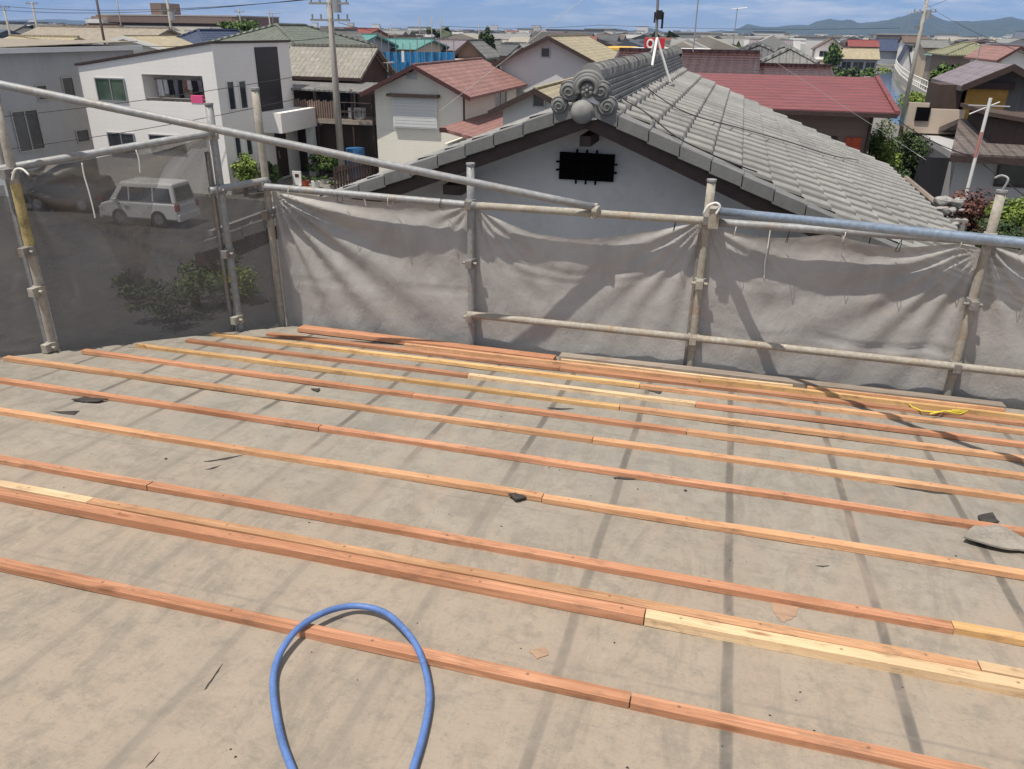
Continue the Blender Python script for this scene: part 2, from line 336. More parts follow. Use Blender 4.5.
M['pink'] = plain('pink cloth', (.72,.10,.25), .85, .1, 8); M['cloth_white'] = plain('white cloth', (.75,.75,.76), .9, .1, 8); M['cloth_black'] = plain('black cloth', (.03,.03,.04), .9, .2, 8)
M['cloth_grey'] = plain('grey cloth', (.28,.28,.32), .9, .2, 8); M['cloth_brown'] = plain('brown cloth', (.32,.18,.12), .9, .2, 8)

# ------------------------------------------------------------------ light, sky
W = bpy.data.worlds.new('World'); S.world = W; W.use_nodes = True
wt = W.node_tree; bg = wt.nodes['Background']
SUN_EL = R(69.5); SUN_AZ = R(-140.0)                       # azimuth from +y towards +x
sky = wt.nodes.new('ShaderNodeTexSky'); sky.sky_type = 'NISHITA'; sky.sun_disc = False
sky.sun_elevation = SUN_EL; sky.sun_rotation = SUN_AZ; sky.air_density = .75; sky.dust_density = .0; sky.ozone_density = 2.2
# scattered summer cloud: small puffs low over the hills, blue between
tc = wt.nodes.new('ShaderNodeTexCoord'); sx_ = wt.nodes.new('ShaderNodeSeparateXYZ'); wt.links.new(tc.outputs['Generated'], sx_.inputs[0])
def wn(t, **k):
    x = wt.nodes.new(t)
    for a_, v_ in k.items(): setattr(x, a_, v_)
    return x
def cloud(scale, nscale, lo, hi, top):
    mp = wn('ShaderNodeMapping'); mp.inputs['Scale'].default_value = scale; nz = wn('ShaderNodeTexNoise'); nz.inputs['Scale'].default_value = nscale; nz.inputs['Detail'].default_value = 7; nz.inputs['Roughness'].default_value = .58
    rp = wn('ShaderNodeValToRGB'); rp.color_ramp.elements[0].position = lo; rp.color_ramp.elements[1].position = hi; rp.color_ramp.elements[1].color = (top,top,top,1)
    wt.links.new(tc.outputs['Generated'], mp.inputs['Vector']); wt.links.new(mp.outputs[0], nz.inputs['Vector']); wt.links.new(nz.outputs['Fac'], rp.inputs['Fac']); return rp.outputs['Color']
def wramp(stops):
    rp = wn('ShaderNodeValToRGB'); e = rp.color_ramp.elements
    for el, (p_, c_) in zip(e, stops): el.position = p_; el.color = (*c_, 1)
    wt.links.new(sx_.outputs[2], rp.inputs['Fac']); return rp.outputs['Color']
def wmix(mode, fac, a_, b_):
    x = wn('ShaderNodeMix', data_type='RGBA', blend_type=mode)
    for i_, v_ in ((0, fac), (6, a_), (7, b_)):
        if hasattr(v_, 'node'): wt.links.new(v_, x.inputs[i_])
        elif i_ == 0: x.inputs[0].default_value = v_
        else: x.inputs[i_].default_value = (*v_, 1)
    return x.outputs[2]
base = wmix('MULTIPLY', 1.0, sky.outputs[0], wramp([(.0, (.52,.68,1.08)), (.22, (1.0,1.0,1.0))]))
fill_cloud = wmix('MULTIPLY', 1.0, cloud((1.5,1.5,3), 2.2, .35, .62, .75), wramp([(.10, (0,0,0)), (.30, (1,1,1))]))  # overhead cloud out of view, added to brighten and warm the fill
sk = wmix('MIX', fill_cloud, base, (9.5, 9.3, 9.0))
lo_c = wmix('MULTIPLY', 1.0, cloud((4,4,30), 2.3, .45, .66, .75), wramp([(.0, (.5,.5,.5)), (.03, (1,1,1)), (.13, (0,0,0))]))
sk = wmix('MIX', lo_c, sk, (9.8, 10.0, 10.4))
wt.links.new(sk, bg.inputs['Color']); bg.inputs['Strength'].default_value = .088
sl = bpy.data.lights.new('sun', 'SUN'); sl.energy = 4.85; sl.angle = R(.53); sl.color = (1.0, .93, .83)
so = bpy.data.objects.new('sun', sl); C.objects.link(so)
to_sun = Vector((math.sin(SUN_AZ)*math.cos(SUN_EL), math.cos(SUN_AZ)*math.cos(SUN_EL), math.sin(SUN_EL)))
so.rotation_euler = to_sun.to_track_quat('Z', 'Y').to_euler(); so.location = to_sun*50
S.view_settings.view_transform = 'Standard'; S.view_settings.look = 'None'; S.view_settings.exposure = 0; S.view_settings.gamma = 1
S.cycles.max_bounces = 8; S.cycles.transparent_max_bounces = 16; S.cycles.volume_bounces = 0

# ------------------------------------------------------------------ our own roof
SL = .0963
def zd(y): return EYE - 1.55 - SL*y
def left_edge(y): return max(-8.0, -4.0 + .919*(y-3.69))
home = thing('building', 'house under repair whose stripped felt roof deck fills the foreground', 'house', (1, 1, 0))
mb = MB(); ys = [-2.4 + .09*i for i in range(80)] + [4.80]; nx = 130; rows = []
for y in ys:
    xl = left_edge(y); rows.append([(xl+(7.2-xl)*i/nx, y) for i in range(nx+1)])
vs = []
for r_ in rows:
    for (x, y) in r_:
        vs.append((x, y, zd(y) + .006*noise.noise(Vector((x*1.1, y*1.6, 0))) + .003*noise.noise(Vector((x*4, y*3, 5)))))
n = nx+1
mb.add(vs, [(j*n+i, j*n+i+1, (j+1)*n+i+1, (j+1)*n+i) for j in range(len(ys)-1) for i in range(nx)])
mb.build('roof_deck', M['deck'], home, smooth=True)
poly = [(7.2,-2.4),(7.2,4.80),(left_edge(4.8),4.80),(left_edge(0),0),(-8,-.6),(-8,-2.4)]
mb = MB(); q = [Vector((x+(0 if x>7 else .02), y-.01, zd(y)-.022)) for x, y in poly]; mb.slab(q, .13); mb.build('roof_edge', M['wood_old'], home)
mb = MB(); q = [(6.6,-2),(6.6,4.3),(-3.6,4.3),(-7.4,.2),(-7.4,-2)]
mb.prism(q, 2, 0, zd(4.3)-.2); mb.build('wall', M['w_beige'], home)

def px_x(px, y, z):                           # x of the point on the line (y, z) seen at column px
    p0 = Vector((0, y, z-EYE)); k = (px-CX)/F_PX
    # (p0+x*e)·Xc = k (p0+x*e)·Fw
    return (k*p0.dot(Fw) - p0.dot(Xc))/(Xc.x - k*Fw.x)
TILT = -math.atan(SL)
def batten(x0, x1, y, mat, label, w=.044, h=.023, dz=0, yaw=0, cat='roof batten', grp='roof battens nailed across the deck', name='roof_batten', nails=True):
    L = x1-x0; nseg = max(4, int(L/.12)); a = rnd.random()*50; vs = []; fs = []
    for i in range(nseg+1):
        x = -L/2 + L*i/nseg; wy = .004*noise.noise(Vector((x*1.1+a, a, 0))); wz = max(-.001, .003*noise.noise(Vector((x*1.6+a, 3, a)))); e = .0012
        ww = w/2 + .0012*noise.noise(Vector((x*5+a, 9, 0)))
        vs += [(x,-ww+wy,wz),(x,-ww+wy,h-e+wz),(x,-ww+e+wy,h+wz),(x,ww-e+wy,h+wz),(x,ww+wy,h-e+wz),(x,ww+wy,wz)]
    for i in range(nseg):
        for k in range(6): fs.append((i*6+k, i*6+(k+1)%6, (i+1)*6+(k+1)%6, (i+1)*6+k))
    fs += [tuple(range(5,-1,-1)), tuple(range(nseg*6, nseg*6+6))]
    me = bpy.data.meshes.new(name); me.from_pydata(vs, [], fs); bm = bmesh.new(); bm.from_mesh(me); bmesh.ops.recalc_face_normals(bm, faces=bm.faces); bm.to_mesh(me); bm.free()
    me.materials.append(M[mat]); o = bpy.data.objects.new(name, me); C.objects.link(o)
    xm = (x0+x1)/2; o.location = (xm, y, zd(y)+.001+dz); o.rotation_euler = (TILT, 0, yaw); tag(o, label, cat, grp)
    return o
def row(y, joints, left, right, mats, labels, gap=.002, **kw):
    xs = [left] + [px_x(j, y, zd(y)+.03) for j in joints] + [right]
    for i in range(len(mats)):
        batten(xs[i]+(gap if i else 0), xs[i+1]-gap, y + rnd.uniform(-.004, .004), mats[i], labels[i], yaw=rnd.uniform(-.0008, .0008), **kw)
def lx(px, y): return px_x(px, y, zd(y)+.02)
row(1.645, [631], -4.2, 2.2, ['wood_red', 'wood_red'],
    ['red batten nearest the camera, crossed by the blue hose', 'red batten at the lower right corner, butted to the one under the hose'])
row(2.035, [645], -4.6, 2.6, ['wood_red', 'wood_pale'], ['long red front board of the doubled batten row', 'pale front board of the doubled batten row at right'], h=.032, w=.048)
row(2.086, [90, 979], -4.6, 2.6, ['wood_pale', 'wood_orange', 'wood_pale'],
    ['pale short back board at the left end of the doubled row', 'orange back board of the doubled row with a rough split top', 'pale back board at the right end of the doubled row'], h=.033, w=.044)
row(2.30, [150, 953], -5.0, 3.0, ['wood_red', 'wood_red', 'wood_yellow'],
    ['red batten end at left just behind the doubled row, its cut end showing', 'long red batten just behind the doubled row, over the bare wood patch', 'yellow batten at the right frame edge just behind the doubled row'])
row(2.74, [543], -5.0, 3.2, ['wood_orange', 'wood_orange'], ['orange batten left of the small torn black felt', 'orange batten right of the small torn black felt'])
row(3.10, [320], -4.6, 3.2, ['wood_red', 'wood_red'], ['thin red batten crossing just in front of the black felt scraps', 'long red batten running to the curled grey felt flap'], w=.042)
row(3.43, [593], lx(5, 3.43), 3.2, ['wood_orange', 'wood_orange'], ['orange batten whose yellow left end stops near the leftmost post', 'pale orange batten, right half of the sixth row from the camera'])
row(3.71, [413, 687], lx(83, 3.71), 3.2, ['wood_red', 'wood_red', 'wood_orange'],
    ['red batten starting right of the leftmost post, ending at a dark notch', 'short red batten between two joints in the seventh row', 'orange batten, right part of the seventh row'])
row(3.94, [620], lx(137, 3.94), 3.2, ['wood_yellow', 'wood_orange'], ['bright yellow batten below the left net, ending mid roof', 'orange batten carrying on from the bright yellow one'])
row(4.15, [468, 696], lx(187, 4.15), 3.3, ['wood_red', 'wood_pale', 'wood_red'],
    ['dull red batten second of the far rows at left', 'whitish batten in the middle of the far rows', 'red batten right of the whitish one, under the pipe shadow'], w=.042)
row(4.355, [640], lx(212, 4.355), 3.3, ['wood_yellow', 'wood_orange'], ['thin yellow batten of the far rows at left', 'orange batten of the far rows, behind the yellow string'], w=.04)
row(4.51, [560], lx(268, 4.51), 3.3, ['wood_red', 'wood_red'], ['pinkish batten along the eave at left', 'pinkish batten along the eave at right'], w=.05, h=.02)
row(4.60, [700], lx(405, 4.60), 3.3, ['wood_orange', 'wood_yellow'], ['orange strip beside the old eave board in the middle', 'pale strip beside the old eave board at right'], w=.03, h=.03)
ey = 4.72
xa, xb, xc_ = lx(302, ey), lx(556, ey), lx(1003, ey)
batten(xa, xb, ey-.03, 'wood_red', 'pink splintered board along the eave at left', .09, .03, .004, -.012, 'eave board', None, 'eave_board')
batten(xb+.03, xc_, ey, 'wood_old', 'grey weathered board along the eave below the right nets', .085, .045, 0, .0, 'eave board', None, 'eave_board')
batten(xc_-1.1, xc_-.02, ey-.085, 'wood_orange', 'orange strip leaning on the grey eave board at right', .02, .04, .004, 0, 'eave board', None, 'eave_board')
batten(xb+.05, xb+1.5, ey-.075, 'wood_pale', 'pale strip leaning on the grey eave board in the middle', .022, .035, .0, .004, 'eave board', None, 'eave_board')

# torn bits of felt, patches
def deck_pt(px, py, up=0.0):
    v = ray(px, py); k = (1.55-up)/(-v.z - SL*v.y); p = v*k; return Vector((p.x, p.y, p.z+EYE))
def scrap(pts, label, mat, th=.006, lift=.0, name='felt_scrap', cat='felt scrap', parent=None, curl=0):
    P = [deck_pt(*p) for p in pts]; c = sum(P, Vector())/len(P); vs = []; fs = []
    ring = []
    for i, p in enumerate(P):                                  # ragged outline
        qn = P[(i+1) % len(P)]
        for k in range(4):
            w = p.lerp(qn, k/4); w += Vector((rnd.uniform(-1,1), rnd.uniform(-1,1), 0))*(qn-p).length*.05; ring.append(w)
    n = len(ring)
    def hz(p, t): return Vector((p.x, p.y, zd(p.y)+lift+t+curl*max(0, .5+noise.noise(Vector((p.x*9, p.y*9, 1))))))
    mid = [c.lerp(p, .55) for p in ring]
    vs = [hz(p, .001) for p in ring] + [hz(p, .001+th*.6) for p in ring] + [hz(p, .001+th*(1+.5*noise.noise(p*30))) for p in mid] + [hz(c, th*1.1)]
    for i in range(n):
        j = (i+1) % n; fs += [(i, j, n+j, n+i), (n+i, n+j, 2*n+j, 2*n+i), (2*n+i, 2*n+j, 3*n)]
    mb = MB(); mb.add(vs, fs); o = mb.build(name, M[mat], parent)
    if parent is None: tag(o, label, cat)
    return o
scrap([(72,401),(84,398.5),(97,399.5),(108,401),(99,403.5),(86,403)], 'black torn felt scrap lying left between two battens', 'felt_black', .006, 0, curl=.012)
scrap([(48,412),(80,411),(74,416)], 'thin dark felt sliver just below the black scrap', 'felt_black', .004)
scrap([(508,498),(520,495),(527,500),(516,503)], 'small black felt tab sticking out behind an orange batten', 'felt_black', .012, .004, curl=.012)
scrap([(648,391),(662,392),(660,394)], 'tiny black chip near the whitish batten', 'felt_black', .006)
scrap([(310,389),(320,389),(318,392)], 'tiny black chip in the left half of the deck', 'felt_black', .006)
scrap([(890,486),(950,492),(953,495),(930,493)], 'thin dark tear lying at right between battens', 'felt_black', .002)
scrap([(962,543),(975,527),(1000,529),(1040,556),(1000,553)], 'curled grey felt flap at the right edge of the deck', 'felt_grey', .012, .004, curl=.02)
scrap([(772,602),(799,606),(797,616),(784,623),(774,614)], '', 'bare_wood', .002, name='bare_patch', parent=home)
scrap([(529,651),(546,647),(549,655),(537,659)], '', 'bare_wood', .003, name='bare_patch', parent=home)
scrap([(977,518),(992,516),(998,524),(984,527)], 'dark felt corner sticking up behind the curled flap', 'felt_black', .01, .004, curl=.015)
for a, b_ in (((205,462),(245,455)), ((545,408),(575,409)), ((815,566),(830,566)), ((205,470),(222,465)), ((400,440),(415,441)), ((610,477),(640,479)), ((204,692),(222,664)), ((146,768),(160,752))):
    c = ((a[0]+b_[0])/2, (a[1]+b_[1])/2+1.6)
    scrap([a, b_, c], '', 'felt_black', .002, name='felt_tear', parent=home)

mb = MB(); r = random.Random(21)
for k in range(170):
    y_ = .9+3.8*r.random()**.8; x_ = r.uniform(max(left_edge(y_)+.1, -4.6), 2.6); q_ = r.uniform(.0015,.0045)*(1.8 if r.random() < .12 else 1); a_ = r.random()*6.28; z_ = zd(y_)+.001
    P_ = [(x_+q_*r.uniform(.5,1.4)*math.cos(a_+t_), y_+q_*r.uniform(.4,1)*math.sin(a_+t_), z_) for t_ in (0,1.4,3.0,4.5)]
    mb.add(P_+[(p[0],p[1],z_+q_*.45) for p in P_], [(3,2,1,0),(4,5,6,7),(0,1,5,4),(1,2,6,5),(2,3,7,6),(3,0,4,7)])
mb.build('roof_grit', M['felt_black'], kind='stuff')
# yellow string at the eave, blue hose
pts = [deck_pt(908,402,.02), deck_pt(912,407,.02), deck_pt(922,411,.03), deck_pt(935,412,.03), deck_pt(950,411,.035), deck_pt(966,412,.03)]
mb = MB(); mb.tube(pts, .005, 6)
mb.tube([deck_pt(930,414,.03), deck_pt(944,411,.04), deck_pt(960,414,.03), deck_pt(968,411,.03), deck_pt(952,410,.03)], .005, 6)
tag(mb.build('yellow_string', M['yellow_cord'], smooth=True), 'loose yellow string on the boards below the right post', 'string')
ctrl = [(305,800,.014),(292,769,.014),(281,738,.014),(274,700,.014),(274,672,.016),(283,648,.030),(301,626,.040),(328,611,.040),(356,606,.030),(384,612,.034),(404,629,.042),(418,649,.036),(427,677,.016),(429,702,.014),(423,735,.014),(413,769,.014),(403,805,.014)]
def catmull(P, k=8):
    out = []
    for i in range(len(P)-1):
        p0, p1, p2, p3 = P[max(i-1,0)], P[i], P[i+1], P[min(i+2,len(P)-1)]
        for j in range(k):
            t = j/k; out.append(.5*((2*p1)+(p2-p0)*t+(2*p0-5*p1+4*p2-p3)*t*t+(3*p1-p0-3*p2+p3)*t**3))
    return out + [P[-1]]
mb = MB(); mb.tube(catmull([deck_pt(*c) for c in ctrl]), .0100, 14)
tag(mb.build('air_hose', M['hose'], smooth=True), 'blue hose looped on the deck over the nearest batten', 'hose')

# ------------------------------------------------------------------ scaffold
PR = .0255
def coupler(mb, x, y, z, dx=0, dy=-1):
    mb.tube([(x,y,z-.03),(x,y,z+.03)], PR+.010, 10)
    mb.box((x+dx*.05-.022, y+dy*.05-.022, z-.028), (x+dx*.05+.022, y+dy*.05+.022, z+.028))
    mb.tube([(x+dx*.03-.05*abs(dy), y+dy*.03-.05*abs(dx), z), (x+dx*.03+.05*abs(dy), y+dy*.03+.05*abs(dx), z)], .011, 6)
def post(x, y, top, label, mat, couplers, lean=(0,0), foot=0.0):
    z1 = EYE+top; mb = MB(); H = z1-foot
    def P(z): return (x+lean[0]*(z-4.8), y+lean[1]*(z-4.8), z)
    k = [foot + H*i/24 for i in range(25)]
    mb.tube([P(z) for z in k], PR, 14); o = mb.build('scaffold_post', M[mat], smooth=False, base=(x, y, foot)); tag(o, label, 'scaffold post', 'upright scaffold posts')
    for p in o.data.polygons: p.use_smooth = len(p.vertices) == 4
    for cz in couplers:
        mb = MB(); q = P(EYE+cz); coupler(mb, q[0], q[1], q[2]); mb.build('coupler', M['steel_dark'] if rnd.random() < .5 else M['steel_tan'], o, bevel=.003)
    mb = MB(); mb.tube([P(z1), P(z1+.012)], PR+.004, 14); mb.build('end_cap', M['steel'], o)
    return o
p1 = post(-4.03, 3.69, -.37, 'leftmost scaffold post, streaked with worn yellow paint', 'steel_tan', [-.79, -1.25, -1.50, -1.87], lean=(.02, .0))
mb = MB(); mb.tube([(-4.03+.02*(z-4.8), 3.69, z) for z in (5.58, 5.75, 5.95)], PR+.003, 14); mb.build('paint_band', M['yellow_paint'], p1, smooth=False)
mb = MB(); mb.tube([(-4.10, 3.72, 0), (-4.085, 3.72, 6.2)], .017, 10); mb.build('brace_tube', M['steel'], p1)
p2 = post(-3.25, 4.56, -.46, 'blue grey scaffold post at the right end of the see-through left net', 'steel', [-.64, -.99, -1.42, -1.90])
mb = MB(); mb.tube([(-3.30, 4.54, 0), (-3.30, 4.54, 6.05)], .016, 10); mb.build('brace_tube', M['steel_dark'], p2)
p3 = post(-3.08, 4.838, -.38, 'scaffold post at the corner where the nets turn', 'steel_tan', [-1.0, -1.2])
p4 = post(-1.59, 4.838, -.785, 'short topped scaffold post left of the black gable vent', 'steel', [-1.03, -1.42, -1.80])
p5 = post(-.09, 4.838, -.80, 'mottled scaffold post in the middle of the back row, right of the gable vent', 'steel_tan', [-1.02, -1.42, -1.79])
mb = MB(); mb.tube([(-.125, 4.85, 0), (-.12, 4.85, 5.75)], .015, 10); mb.build('brace_tube', M['steel_dark'], p5)
p6 = post(1.445, 4.838, -.77, 'tan scaffold post at the right, in front of the red shrub', 'steel_tan', [-1.02, -1.40, -1.79])
mb = MB(); mb.tube(catmull([Vector((1.445,4.838,EYE-.76)), Vector((1.46,4.838,EYE-.70)), Vector((1.43,4.86,EYE-.685)), Vector((1.40,4.86,EYE-.70))], 5), .006, 6); mb.build('hook', M['steel'], p6)
def rail(a, b_, label, mat, r=PR-.002, name='scaffold_rail'):
    a, b_ = Vector(a), Vector(b_); mb = MB(); mb.tube([a.lerp(b_, i/16) for i in range(17)], r, 14)
    o = mb.build(name, M[mat]); tag(o, label, 'scaffold rail', 'horizontal scaffold rails and pipes')
    for p in o.data.polygons: p.use_smooth = len(p.vertices) == 4
    return o
Rr = lambda x, y, z: (x, y, EYE+z)
l1 = rail(Rr(-4.14,3.63,-.785), Rr(-3.22,4.53,-.625), 'grey top rail above the see-through left net', 'steel')
l2 = rail(Rr(-3.27,4.47,-.985), Rr(-3.06,4.83,-.965), 'short rail above the narrow net at the corner', 'steel')
b1 = rail(Rr(-3.13,4.79,-1.0), Rr(-1.53,4.79,-1.03), 'top rail above the creased net left of the middle', 'steel')
b2 = rail(Rr(-1.535,4.79,-1.03), Rr(-.05,4.79,-1.025), 'rust spotted tan top rail under the gable vent', 'steel_tan')
b3 = rail(Rr(-.06,4.79,-1.03), Rr(3.3,4.79,-1.03), 'shiny top rail above the two right nets', 'steel')
m1 = rail(Rr(-1.60,4.79,-1.775), Rr(-.10,4.79,-1.775), 'tan middle rail between the two middle posts', 'steel_tan')
m2 = rail(Rr(-.085,4.79,-1.775), Rr(3.3,4.79,-1.79), 'tan middle rail across the right nets', 'steel_tan')
E1, Q1 = Vector((-.77,4.76,-.985)), Vector((-4.06,3.80,-.32)); e = E1 + (Q1-E1)*1.25
t1 = rail(Rr(*E1), Rr(*e), 'long grey tie pipe sloping across the houses at upper left', 'steel', name='tie_pipe')
mb = MB(); mb.box((-.79,4.745,EYE-1.055), (-.75,4.80,EYE-.965)); mb.tube([(-.775,4.765,EYE-1.0),(-.74,4.755,EYE-1.005)], .033, 10); mb.build('coupler', M['steel_tan'], t1, bevel=.004)
E2, Q2 = Vector((-.03,4.75,-.955)), Vector((1.22,3.64,-.78)); e = E2 + (Q2-E2)*3.0
post(e.x+.06, e.y-.03, e.z+.35, 'scaffold post beyond the right edge holding the bluish pipe', 'steel', [e.z, -1.4])
t2 = rail(Rr(*E2), Rr(*e), 'bright bluish pipe coming off the middle post to the right edge', 'steel_blue', name='tie_pipe')
mb = MB(); mb.box((-.08,4.73,EYE-1.06), (-.02,4.83,EYE-.94)); mb.build('coupler', M['steel_tan'], t2, bevel=.004)

# mesh sheets: a cloth grid hung between two posts
def net(A, B, ztop, zbot_, out, label, folds, sag=None, crease=(), seed=0, mat='net', nu=130, nv=110, bulge=.012, vexp=1.35):
    A, B, out = Vector((*A, 0)), Vector((*B, 0)), Vector((*out, 0)).normalized(); vs = []
    for j in range(nv+1):
        v = (j/nv)**vexp
        for i in range(nu+1):
            u = i/nu; top = EYE+ztop(u); zbot = zbot_(u) if callable(zbot_) else zbot_; z = top + (zbot-top)*v; h = top-z; L = (B-A).length
            o = bulge*math.sin(math.pi*u)*min(1, h/.4)
            for (cu, ch, amp, k, rad, ph) in folds:             # folds fanning out from a tied corner
                dx = (u-cu)*L; dz = h-ch; r = math.hypot(dx, dz); th = math.atan2(dz, dx)
                o += amp*math.sin(k*th+ph+.7*noise.noise(Vector((th*2.2, seed, 0))))*math.exp(-r/rad)*min(1, r/.12)
            for (h0, sl_, a) in crease:
                dd = h-h0-sl_*u*L; o += a*1.5*math.exp(-(dd/.009)**2)
            q = Vector((u*L*1.4, h*1.7, seed)); o += .007*noise.noise(q)*min(1, h/.15) + .0045*noise.noise(q*3.1) + .0030*noise.noise(Vector((q.x*9, q.y*5, 3))) + .0014*noise.noise(Vector((q.x*16, q.y*22, 9)))
            edge = min(u, 1-u); o *= min(1, .25+edge/.06)
            p = A.lerp(B, u) + out*o; vs.append((p.x, p.y, z + .006*noise.noise(Vector((u*L*6, 2, seed)))*(1 if j == 0 else 0)))
    n = nu+1; mb = MB(); mb.add(vs, [(j*n+i, j*n+i+1, (j+1)*n+i+1, (j+1)*n+i) for j in range(nv) for i in range(nu)])
    o = mb.build('scaffold_net', M[mat], smooth=True); tag(o, label, 'scaffold net', 'grey mesh nets hung on the scaffold')
    L = (B-A).length
    for k in range(max(1, int(L/.30))):
        u = (k+.5)/max(1, int(L/.30))
        if abs(ztop(u)+1.05) > .07 or A.y < 4.8: continue
        p = A.lerp(B, u); zt_ = EYE+ztop(u); mb = MB(); mb.tube([(p.x,p.y-.03,zt_-.02),(p.x+.006,p.y-.108,zt_+.0),(p.x+.010,p.y-.108,zt_+.045),(p.x+.012,p.y-.085,zt_+.062),(p.x+.012,p.y-.045,zt_+.03),(p.x+.004,p.y-.02,zt_-.015)], .0022, 5); mb.build('tie', M['black_rubber' if k % 2 else 'white_cord'], o, smooth=True)
    return o
ZB = 2.6
net((-3.06,4.868), (-1.60,4.868), lambda u: -1.045-.02*math.sin(math.pi*u), ZB, (0,1), 'creased grey net between the corner post and the short topped post',
    [(0, .0, .028, 21, 1.1, 0), (1, 0, .009, 15, .35, 1)], crease=((.20,.02,.006),(.62,-.02,.004)), seed=1.3)
net((-1.58,4.868), (-.10,4.868), lambda u: -1.055-.16*math.sin(math.pi*(u**.8))**1.2, ZB, (0,1), 'grey net sagging from its rail under the gable vent',
    [(0, -.02, .011, 16, .45, .6), (1, -.02, .015, 19, .60, .2)], crease=((.22,.02,.006),(.30,.0,.003)), seed=4.1)
net((-.08,4.868), (1.435,4.868), lambda u: -1.065-.05*abs(math.sin(2.2*math.pi*u)), ZB, (0,1), 'wide grey net right of the middle post below the bluish pipe',
    [(0, 0, .010, 16, .40, .3), (1, 0, .016, 21, .85, .9)], crease=((.30,.0,.005),(.62,.015,.007)), seed=8.7)
net((1.455,4.868), (3.0,4.868), lambda u: -1.065-.06*math.sin(math.pi*u), ZB, (0,1), 'grey net cut by the right edge of the photo',
    [(0, 0, .022, 15, .6, .1), (1, 0, .02, 12, .5, 0)], crease=((.3,0,.005),), seed=12.2)
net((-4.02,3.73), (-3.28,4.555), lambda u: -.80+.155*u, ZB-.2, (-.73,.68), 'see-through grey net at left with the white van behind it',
    [(0, .1, .06, 9, .9, .4), (1, 0, .05, 12, .8, 1)], crease=((.55,-.05,.02),(.30,.35,.02),(.15,.75,.02)), mat='net_open_shaded', seed=15.9, bulge=.05)
net((-3.24,4.59), (-3.09,4.87), lambda u: -1.0+.02*u, ZB, (-.87,.48), 'narrow grey net filling the corner left of the creased net', [(1, 0, .015, 9, .5, 1)], mat='net_open_shaded', seed=19, nu=24, bulge=.01)
net((-5.2,2.45), (-4.06,3.66), lambda u: -.88+.02*u, ZB-.4, (-.73,.68), 'grey net cut by the left edge of the photo', [(1, 0, .02, 10, .5, 1)], mat='net_open_shaded', seed=23, bulge=.03)

net((-4.05,3.80), (-3.33,4.60), lambda u: -.81+.150*u, lambda u: EYE-.86+.13*u-.80*math.exp(-((u-.47)/.17)**2), (-.73,.68), 'loose second layer of net sagging in a point over the see-through left net', [(0, .0, .05, 12, .9, .4), (1, 0, .05, 13, .8, 1)], seed=31.7, mat='net_tan', bulge=.04, vexp=1.0)
def cord(pts, label, r=.004, mat='white_cord'):
    mb = MB(); mb.tube(catmull([Vector(p) for p in pts], 5), r, 6); return tag(mb.build('rope_end', M[mat], smooth=True), label, 'cord', 'net tie cords')
def chord(pp, D, label, r=.004): cord([at(px, py, D) for px, py in pp], label, r)
chord([(82,163),(84,175),(89,192),(94,212),(95,218)], 3.86, 'long white cord hanging on the see-through net near the leftmost post')
chord([(136,150),(139,160),(140,173)], 4.15, 'short white cord hanging from the top rail of the see-through net')
chord([(12,180),(15,170),(22,169),(29,175)], 3.60, 'white loop tied round the leftmost post', .006)
chord([(704,213),(708,206),(716,203),(720,207),(716,214)], 4.72, 'knotted cream cord round the middle post', .007)
chord([(776,225),(771,228),(768,246),(765,262),(764,279)], 4.86, 'cream cord hanging on the wide right net', .004)
chord([(840,228),(843,230),(843,240)], 4.86, 'short cream tie on the rail above the wide right net', .004)
chord([(362,194),(364,198),(366,206)], 4.79, 'frayed tie on the rail above the creased net', .005)
chord([(339,240),(344,252),(346,262)], 4.90, 'short white cord stuck on the creased net', .004)

# ------------------------------------------------------------------ the tiled house next door
YV, YB = 7.0, 16.3; AX, AZp = -1.25, 6.20; SR, SLf = .404, .385; ER, EL = 2.9, -5.4
nb = thing('tiled_house', 'house with a silver grey tile roof and pale gable wall right behind the nets', 'house', (AX, 11.6, 0))
def tiled_slope(sx, slope, length, name):
    mb = MB(); e = .272; per = .40; ns = int(round(length/e)); ny = int((YB-YV-.16)/per)*8; vs = []; rows = []
    for i in range(ns):
        for (s, off) in ((i*e, .0), (i*e+.5*e, .020), ((i+1)*e-.012, .036), ((i+1)*e, .030)):
            r = []
            for k in range(ny+1):
                y = YV+.16+k*per/8; ph = (k % 8)/8
                h = .026*math.cos(2*math.pi*ph) + .010*math.cos(4*math.pi*ph+.5) - .006 - (.010 if ph > .8 else 0)
                h += .003*noise.noise(Vector((i*3.3, (k//8)*1.7, 0)))
                w = .004*noise.noise(Vector((i*1.3, (k//8)*2.9, 7)))
                r.append((AX+sx*(s+w), y, AZp-slope*s+off+h+.03))
            rows.append(r)
        rows.append([(p[0], p[1], AZp-slope*(i+1)*e+.0+.01+.034*math.cos(2*math.pi*(k % 8)/8)-.012) for k, p in enumerate(rows[-1])])
    n = ny+1
    for r in rows: vs += r
    mb.add(vs, [(j*n+i, j*n+i+1, (j+1)*n+i+1, (j+1)*n+i) for j in range(len(rows)-1) for i in range(n-1)])
    return mb
